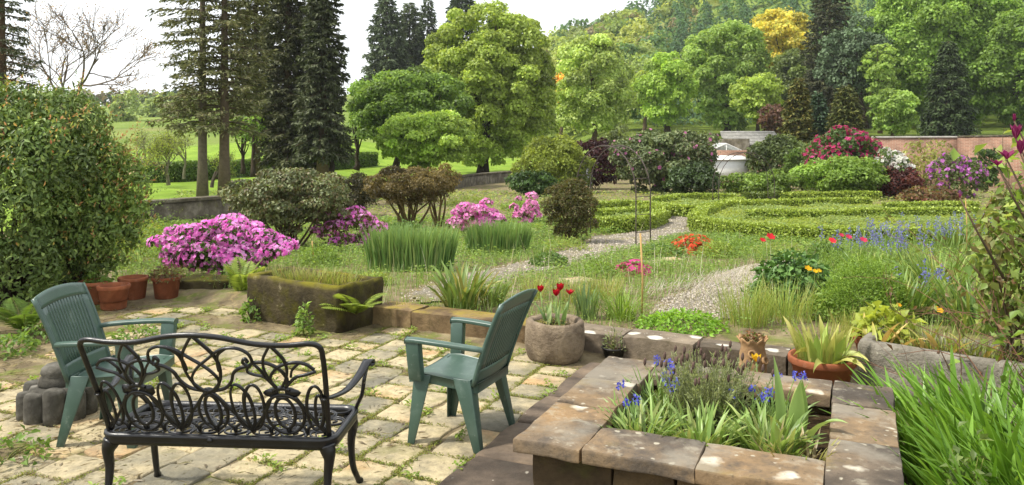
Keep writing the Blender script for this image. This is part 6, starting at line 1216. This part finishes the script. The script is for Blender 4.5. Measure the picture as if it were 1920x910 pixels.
# litter, moss and joint weeds on the paving; grass and ground cover of the beds
rng = RNG(581); n = 13000; k = rng.integers(0, len(slabs), n); edge = rng.random(n) < .5; sg = rng.choice([-1, 1], n); tt = rng.uniform(-.5, .5, n)
cs = PPTS[k]; lu = np.array([s[1] for s in slabs])[k]; wv = np.array([s[2] for s in slabs])[k]
q = cs + U * np.where(edge, sg * lu / 2, tt * lu)[:, None] + V * np.where(edge, tt * wv, sg * (wv / 2 + .006))[:, None]; q += rng.normal(0, .008, q.shape)
dens = fbm(np.stack([q[:, 0] * 1.6, q[:, 1] * 1.6, 0 * q[:, 0]], -1)); keep = dens + .35 * rng.random(n) > -.06; q = q[keep]; n = len(q); m = MB()
rep = 7; P = np.repeat(np.concatenate([q, np.full((n, 1), -.006)], 1), rep, 0) + np.concatenate([rng.normal(0, .010, (n * rep, 2)), rng.uniform(0, .012, (n * rep, 1))], 1); az = rng.random(n * rep) * 6.283; D = np.stack([np.cos(az), np.sin(az), rng.uniform(.1, .9, n * rep)], -1)
leaves(m, P, D, sph(rng, n * rep) * .5 + [0, 0, 1.], rng.uniform(.006, .016, n * rep), .008, pal(rng, n * rep, ['#7c8a30', '#8a9a3c', '#6a7a28', '#9a9a4a', '#8a7a4a'], .18))
big = rng.choice(n, 90); rep = 26; P = np.repeat(np.concatenate([q[big], np.full((90, 1), 0)], 1), rep, 0) + np.concatenate([rng.normal(0, .028, (90 * rep, 2)), rng.uniform(0, .04, (90 * rep, 1))], 1); az = rng.random(90 * rep) * 6.283; D = np.stack([np.cos(az), np.sin(az), rng.uniform(.2, 1., 90 * rep)], -1)
leaves(m, P, D, sph(rng, 90 * rep) * .5 + [0, 0, 1.], rng.uniform(.015, .045, 90 * rep), .018, pal(rng, 90 * rep, ['#7f9c38', '#8eaa44', '#6f8c30', '#98a84c'], .15))
o = m.build('joint_weeds', M_LEAF); tag(o, 'moss and small weeds in the joints of the paving', 'weeds', kind='stuff')
def scatter(n, seed, xr, yr, excl=(), patch=None, thr=-1):
    rng = RNG(seed); Y = np.sqrt(rng.uniform(yr[0] ** 2, yr[1] ** 2, n)); X = rng.uniform(xr[0], xr[1], n) * Y; k = kerb_s(X, Y) > .3
    for p in excl: k &= ~inside(np.array(p), X, Y)
    if patch: k &= fbm(np.stack([X * patch, Y * patch, 0 * X + seed], -1)) + .25 * rng.normal(size=n) > thr
    X, Y = X[k], Y[k]; return rng, np.stack([X, Y, gz(X, Y) + .005], -1)
LR = (-.50, .66)
rng, P = scatter(60000, 591, LR, (7.0, 19), (PATH, PATH2), .9, -.15); n = len(P); m = MB(); sc = (P[:, 1] / 9)
blades(m, P, rng.random(n) * 6.283, rng.uniform(.05, .22, n), .006 * sc * rng.uniform(.7, 1.3, n), rng.uniform(0, .6, n), rng.uniform(.1, .9, n), 2, pal(rng, n, ['#6c8c36', '#7a9c40', '#5e802e', '#86a24a', '#8e9c52'], .15)); o = m.build('bed_grass', M_BLADE); tag(o, 'rough grass between the plants of the garden beds', 'grass', kind='stuff')
rng, P = scatter(130000, 592, LR, (7.0, 24), (PATH, PATH2), .7, -.25); n = len(P); m = MB(); az = rng.random(n) * 6.283; sc = P[:, 1] / 9
P[:, 2] += rng.uniform(0, .15, n) * (1 + 1.2 * fbm(P * 1.2)); L = .032 * sc * rng.uniform(.6, 1.5, n); leaves(m, P, np.stack([np.cos(az), np.sin(az), rng.uniform(-.2, .6, n)], -1), sph(rng, n) * .5 + [0, 0, 1.], L, L * .6, pal(rng, n, ['#74943a', '#82a246', '#648430', '#90a850', '#587830'], .18)); o = m.build('ground_cover', M_LEAF); tag(o, 'low leafy weeds covering the soil of the garden beds', 'ground cover', kind='stuff')
rng, P = scatter(26000, 593, (-.42, .62), (17, 42), (PATH,), .35, -.35); n = len(P); m = MB(); az = rng.random(n) * 6.283; sc = P[:, 1] / 9
P[:, 2] += rng.uniform(0, .12, n); L = .030 * sc * rng.uniform(.6, 1.5, n); leaves(m, P, np.stack([np.cos(az), np.sin(az), rng.uniform(-.1, .8, n)], -1), sph(rng, n) * .6 + [0, 0, 1.], L, L * .55, pal(rng, n, ['#84984a', '#94a658', '#74883e', '#a4aa58', '#6c8448'], .18)); o = m.build('far_ground_cover', M_LEAF); tag(o, 'leafy growth over the farther beds and parterre', 'ground cover', kind='stuff')
m = MB(); rng = RNG(599)
for poly, cnt in (([(1312, 424), (1400, 440), (1505, 448), (1640, 452), (1800, 450), (1835, 405), (1640, 392), (1450, 397), (1352, 402)], 28000), ([(1112, 430), (1200, 427), (1236, 412), (1230, 402), (1120, 402)], 6000), ([(1256, 403), (1345, 399), (1380, 388), (1300, 383), (1238, 390)], 6000)):
    pl = np.array(pxpoly(poly)); x0, y0 = pl.min(0); x1, y1 = pl.max(0); X, Y = rng.uniform(x0, x1, cnt * 3), rng.uniform(y0, y1, cnt * 3); k = inside(pl, X, Y); X, Y = X[k][:cnt], Y[k][:cnt]; k = len(X); q_ = fbm(np.stack([X * .9, Y * .7, 0 * X], -1)); hh = .20 + .12 * q_
    P = np.stack([X, Y, gz(X, Y) + hh * rng.uniform(.35, 1.05, k)], -1); az = rng.random(k) * 6.283; L = .0034 * Y * rng.uniform(.6, 1.4, k); cA, cB = pal(rng, k, ['#93a43a', '#a0b048', '#84963a'], .14), pal(rng, k, ['#7c9450', '#8aa25c', '#98a858'], .14); w_ = sstep(q_ * 2 + .5)[:, None]
    leaves(m, P, np.stack([np.cos(az), np.sin(az), rng.uniform(-.1, .9, k)], -1), sph(rng, k) * .5 + [0, 0, 1.], L, L * .55, cA * (1 - w_) + cB * w_)
o = m.build('parterre_planting', M_LEAF); tag(o, 'soft lime-green planting filling the beds inside the box hedges', 'ground cover', kind='stuff')
rng = RNG(597); m = MB(); n = 24000
for poly, cnt in ((PATH, 11000), (PATH2, 6000)):
    pl = np.array(poly); x0, y0 = pl.min(0); x1, y1 = pl.max(0); X, Y = rng.uniform(x0, x1, cnt * 5), rng.uniform(y0, y1, cnt * 5); k = inside(pl, X, Y) & (rng.random(cnt * 5) < np.clip(9 / Y, 0, 1)); X, Y = X[k][:cnt], Y[k][:cnt]; k = len(X)
    r = rng.uniform(.006, .015, k) * np.clip(Y / 9, 1, 2); a = rng.random(k) * 6.283; z = gz(X, Y) + .02; c = np.stack([X, Y, z], -1); vv = []
    for q_ in range(3): vv.append(c + np.stack([r * np.cos(a + q_ * 2.1), r * np.sin(a + q_ * 2.1), 0 * r], -1))
    vv.append(c + np.stack([0 * r, 0 * r, r * .8], -1)); v = np.stack(vv, 1).reshape(-1, 3); b_ = np.arange(k) * 4
    m.add(v, tris=np.concatenate([np.stack([b_, b_ + 1, b_ + 3], -1), np.stack([b_ + 1, b_ + 2, b_ + 3], -1), np.stack([b_ + 2, b_, b_ + 3], -1)]), col=np.repeat(pal(rng, k, ['#8a8274', '#a0978a', '#767066', '#968a76', '#b0a89a'], .15), 4, 0))
o = m.build('gravel', attr_mat('pebble', .9, .2, .1, 60)); tag(o, 'loose gravel stones on the path and clearing', 'gravel', kind='stuff')
m = MB(); rng = RNG(598)
for poly, cnt in ((PATH, 6500), (PATH2, 2200)):
    pl = np.array(poly); x0, y0 = pl.min(0) - .2; x1, y1 = pl.max(0) + .2; X, Y = rng.uniform(x0, x1, cnt * 4), rng.uniform(y0, y1, cnt * 4); k = inside(pl, X, Y) & (fbm(np.stack([X * 1.3, Y * 1.3, 0 * X + 5], -1)) + .3 * rng.normal(size=len(X)) + (12 - Y) * .06 > .12); X, Y = X[k][:cnt], Y[k][:cnt]; k = len(X)
    P = np.stack([X, Y, gz(X, Y) + .015], -1); blades(m, P, rng.random(k) * 6.283, rng.uniform(.02, .09, k), .006 * np.clip(Y / 9, 1, 2), rng.uniform(.1, .9, k), rng.uniform(.1, .8, k), 2, pal(rng, k, ['#8a9444', '#7c8a3a', '#98985a', '#a09868'], .15))
o = m.build('path_weeds', M_BLADE); tag(o, 'short grass and weeds creeping over the gravel', 'weeds', kind='stuff')
g1, g2 = gp(1215, 560)[:2], gp(1400, 512)[:2]; rng = RNG(594); n = 900; t_ = rng.random((n, 1)); p = g1 + (g2 - g1) * t_ + rng.normal(0, .16, (n, 2)) * [1.2, .9]; m = MB()
blades(m, np.concatenate([p, (gz(p[:, 0], p[:, 1]) + .02)[:, None]], 1), rng.normal(0, .8, n), rng.uniform(.06, .22, n), .007, rng.uniform(.7, 1.5, n), rng.uniform(-.3, .9, n), 3, pal(rng, n, ['#b8b2a4', '#a89e90', '#c4beb0', '#978c7c'], .1)); o = m.build('dead_stems', M_BLADE); tag(o, 'swathe of bleached dead stems lying beside the gravel clearing', 'dead stems', kind='stuff')
rng = RNG(595); n = 220; px = rng.uniform(640, 1560, n); m = MB(); pts = np.array([gp(a, b) for a, b in zip(px, rng.uniform(445, 600, n))]); pts = pts[kerb_s(pts[:, 0], pts[:, 1]) > .35]; n = len(pts)
blades(m, pts, rng.random(n) * 6.283, rng.uniform(.25, .6, n), .0045 * pts[:, 1] / 9, rng.uniform(0, .5, n), rng.uniform(.1, .6, n), 3, pal(rng, n, ['#cfc6ac', '#bdb292', '#d8d2bc'], .08)); o = m.build('dry_stalks', M_BLADE); tag(o, 'scattered thin dry stalks standing in the beds', 'dry stalks', kind='stuff')
rng = RNG(596); n = 9000; Y = np.sqrt(rng.uniform(4 ** 2, 9 ** 2, n)); X = rng.uniform(-.72, -.1, n) * Y; d = np.where(X < -.45 * Y, 1, .35); k = (kerb_s(X, Y) < -.02) & (rng.random(n) < d); X, Y = X[k], Y[k]; n = len(X); m = MB(); az = rng.random(n) * 6.283
P = np.stack([X, Y, np.full(n, .006)], -1); L = rng.uniform(.02, .09, n); leaves(m, P, np.stack([np.cos(az), np.sin(az), rng.normal(0, .08, n)], -1), rng.normal(0, .2, (n, 3)) + [0, 0, 1.], L, .003 + .012 * (rng.random(n) < .15), pal(rng, n, ['#8e8068', '#74674e', '#9a8e76', '#5c4e3a', '#74743c'], .15)); o = m.build('leaf_litter', M_BLADE); tag(o, 'dry stalks and leaf litter strewn over the paving', 'litter', kind='stuff')
tot = sum(len(o.data.polygons) for o in bpy.data.objects if o.type == 'MESH'); print('polys', tot)

# ------------------------------------------------------------------ thin haze in the air
m = MB(); box(m, -760, 760, -30, 960, -4, 230); M_HAZE, n_, l_ = new_mat('haze_air'); o_ = n_.new('ShaderNodeOutputMaterial'); p_ = n_.new('ShaderNodeVolumePrincipled')
p_.inputs['Color'].default_value = (.93, .96, 1, 1); p_.inputs['Density'].default_value = .00022; p_.inputs['Anisotropy'].default_value = .2; l_.new(p_.outputs[0], o_.inputs['Volume'])
o = m.build('haze', M_HAZE); tag(o, 'thin bright haze in the air', 'haze', kind='stuff')
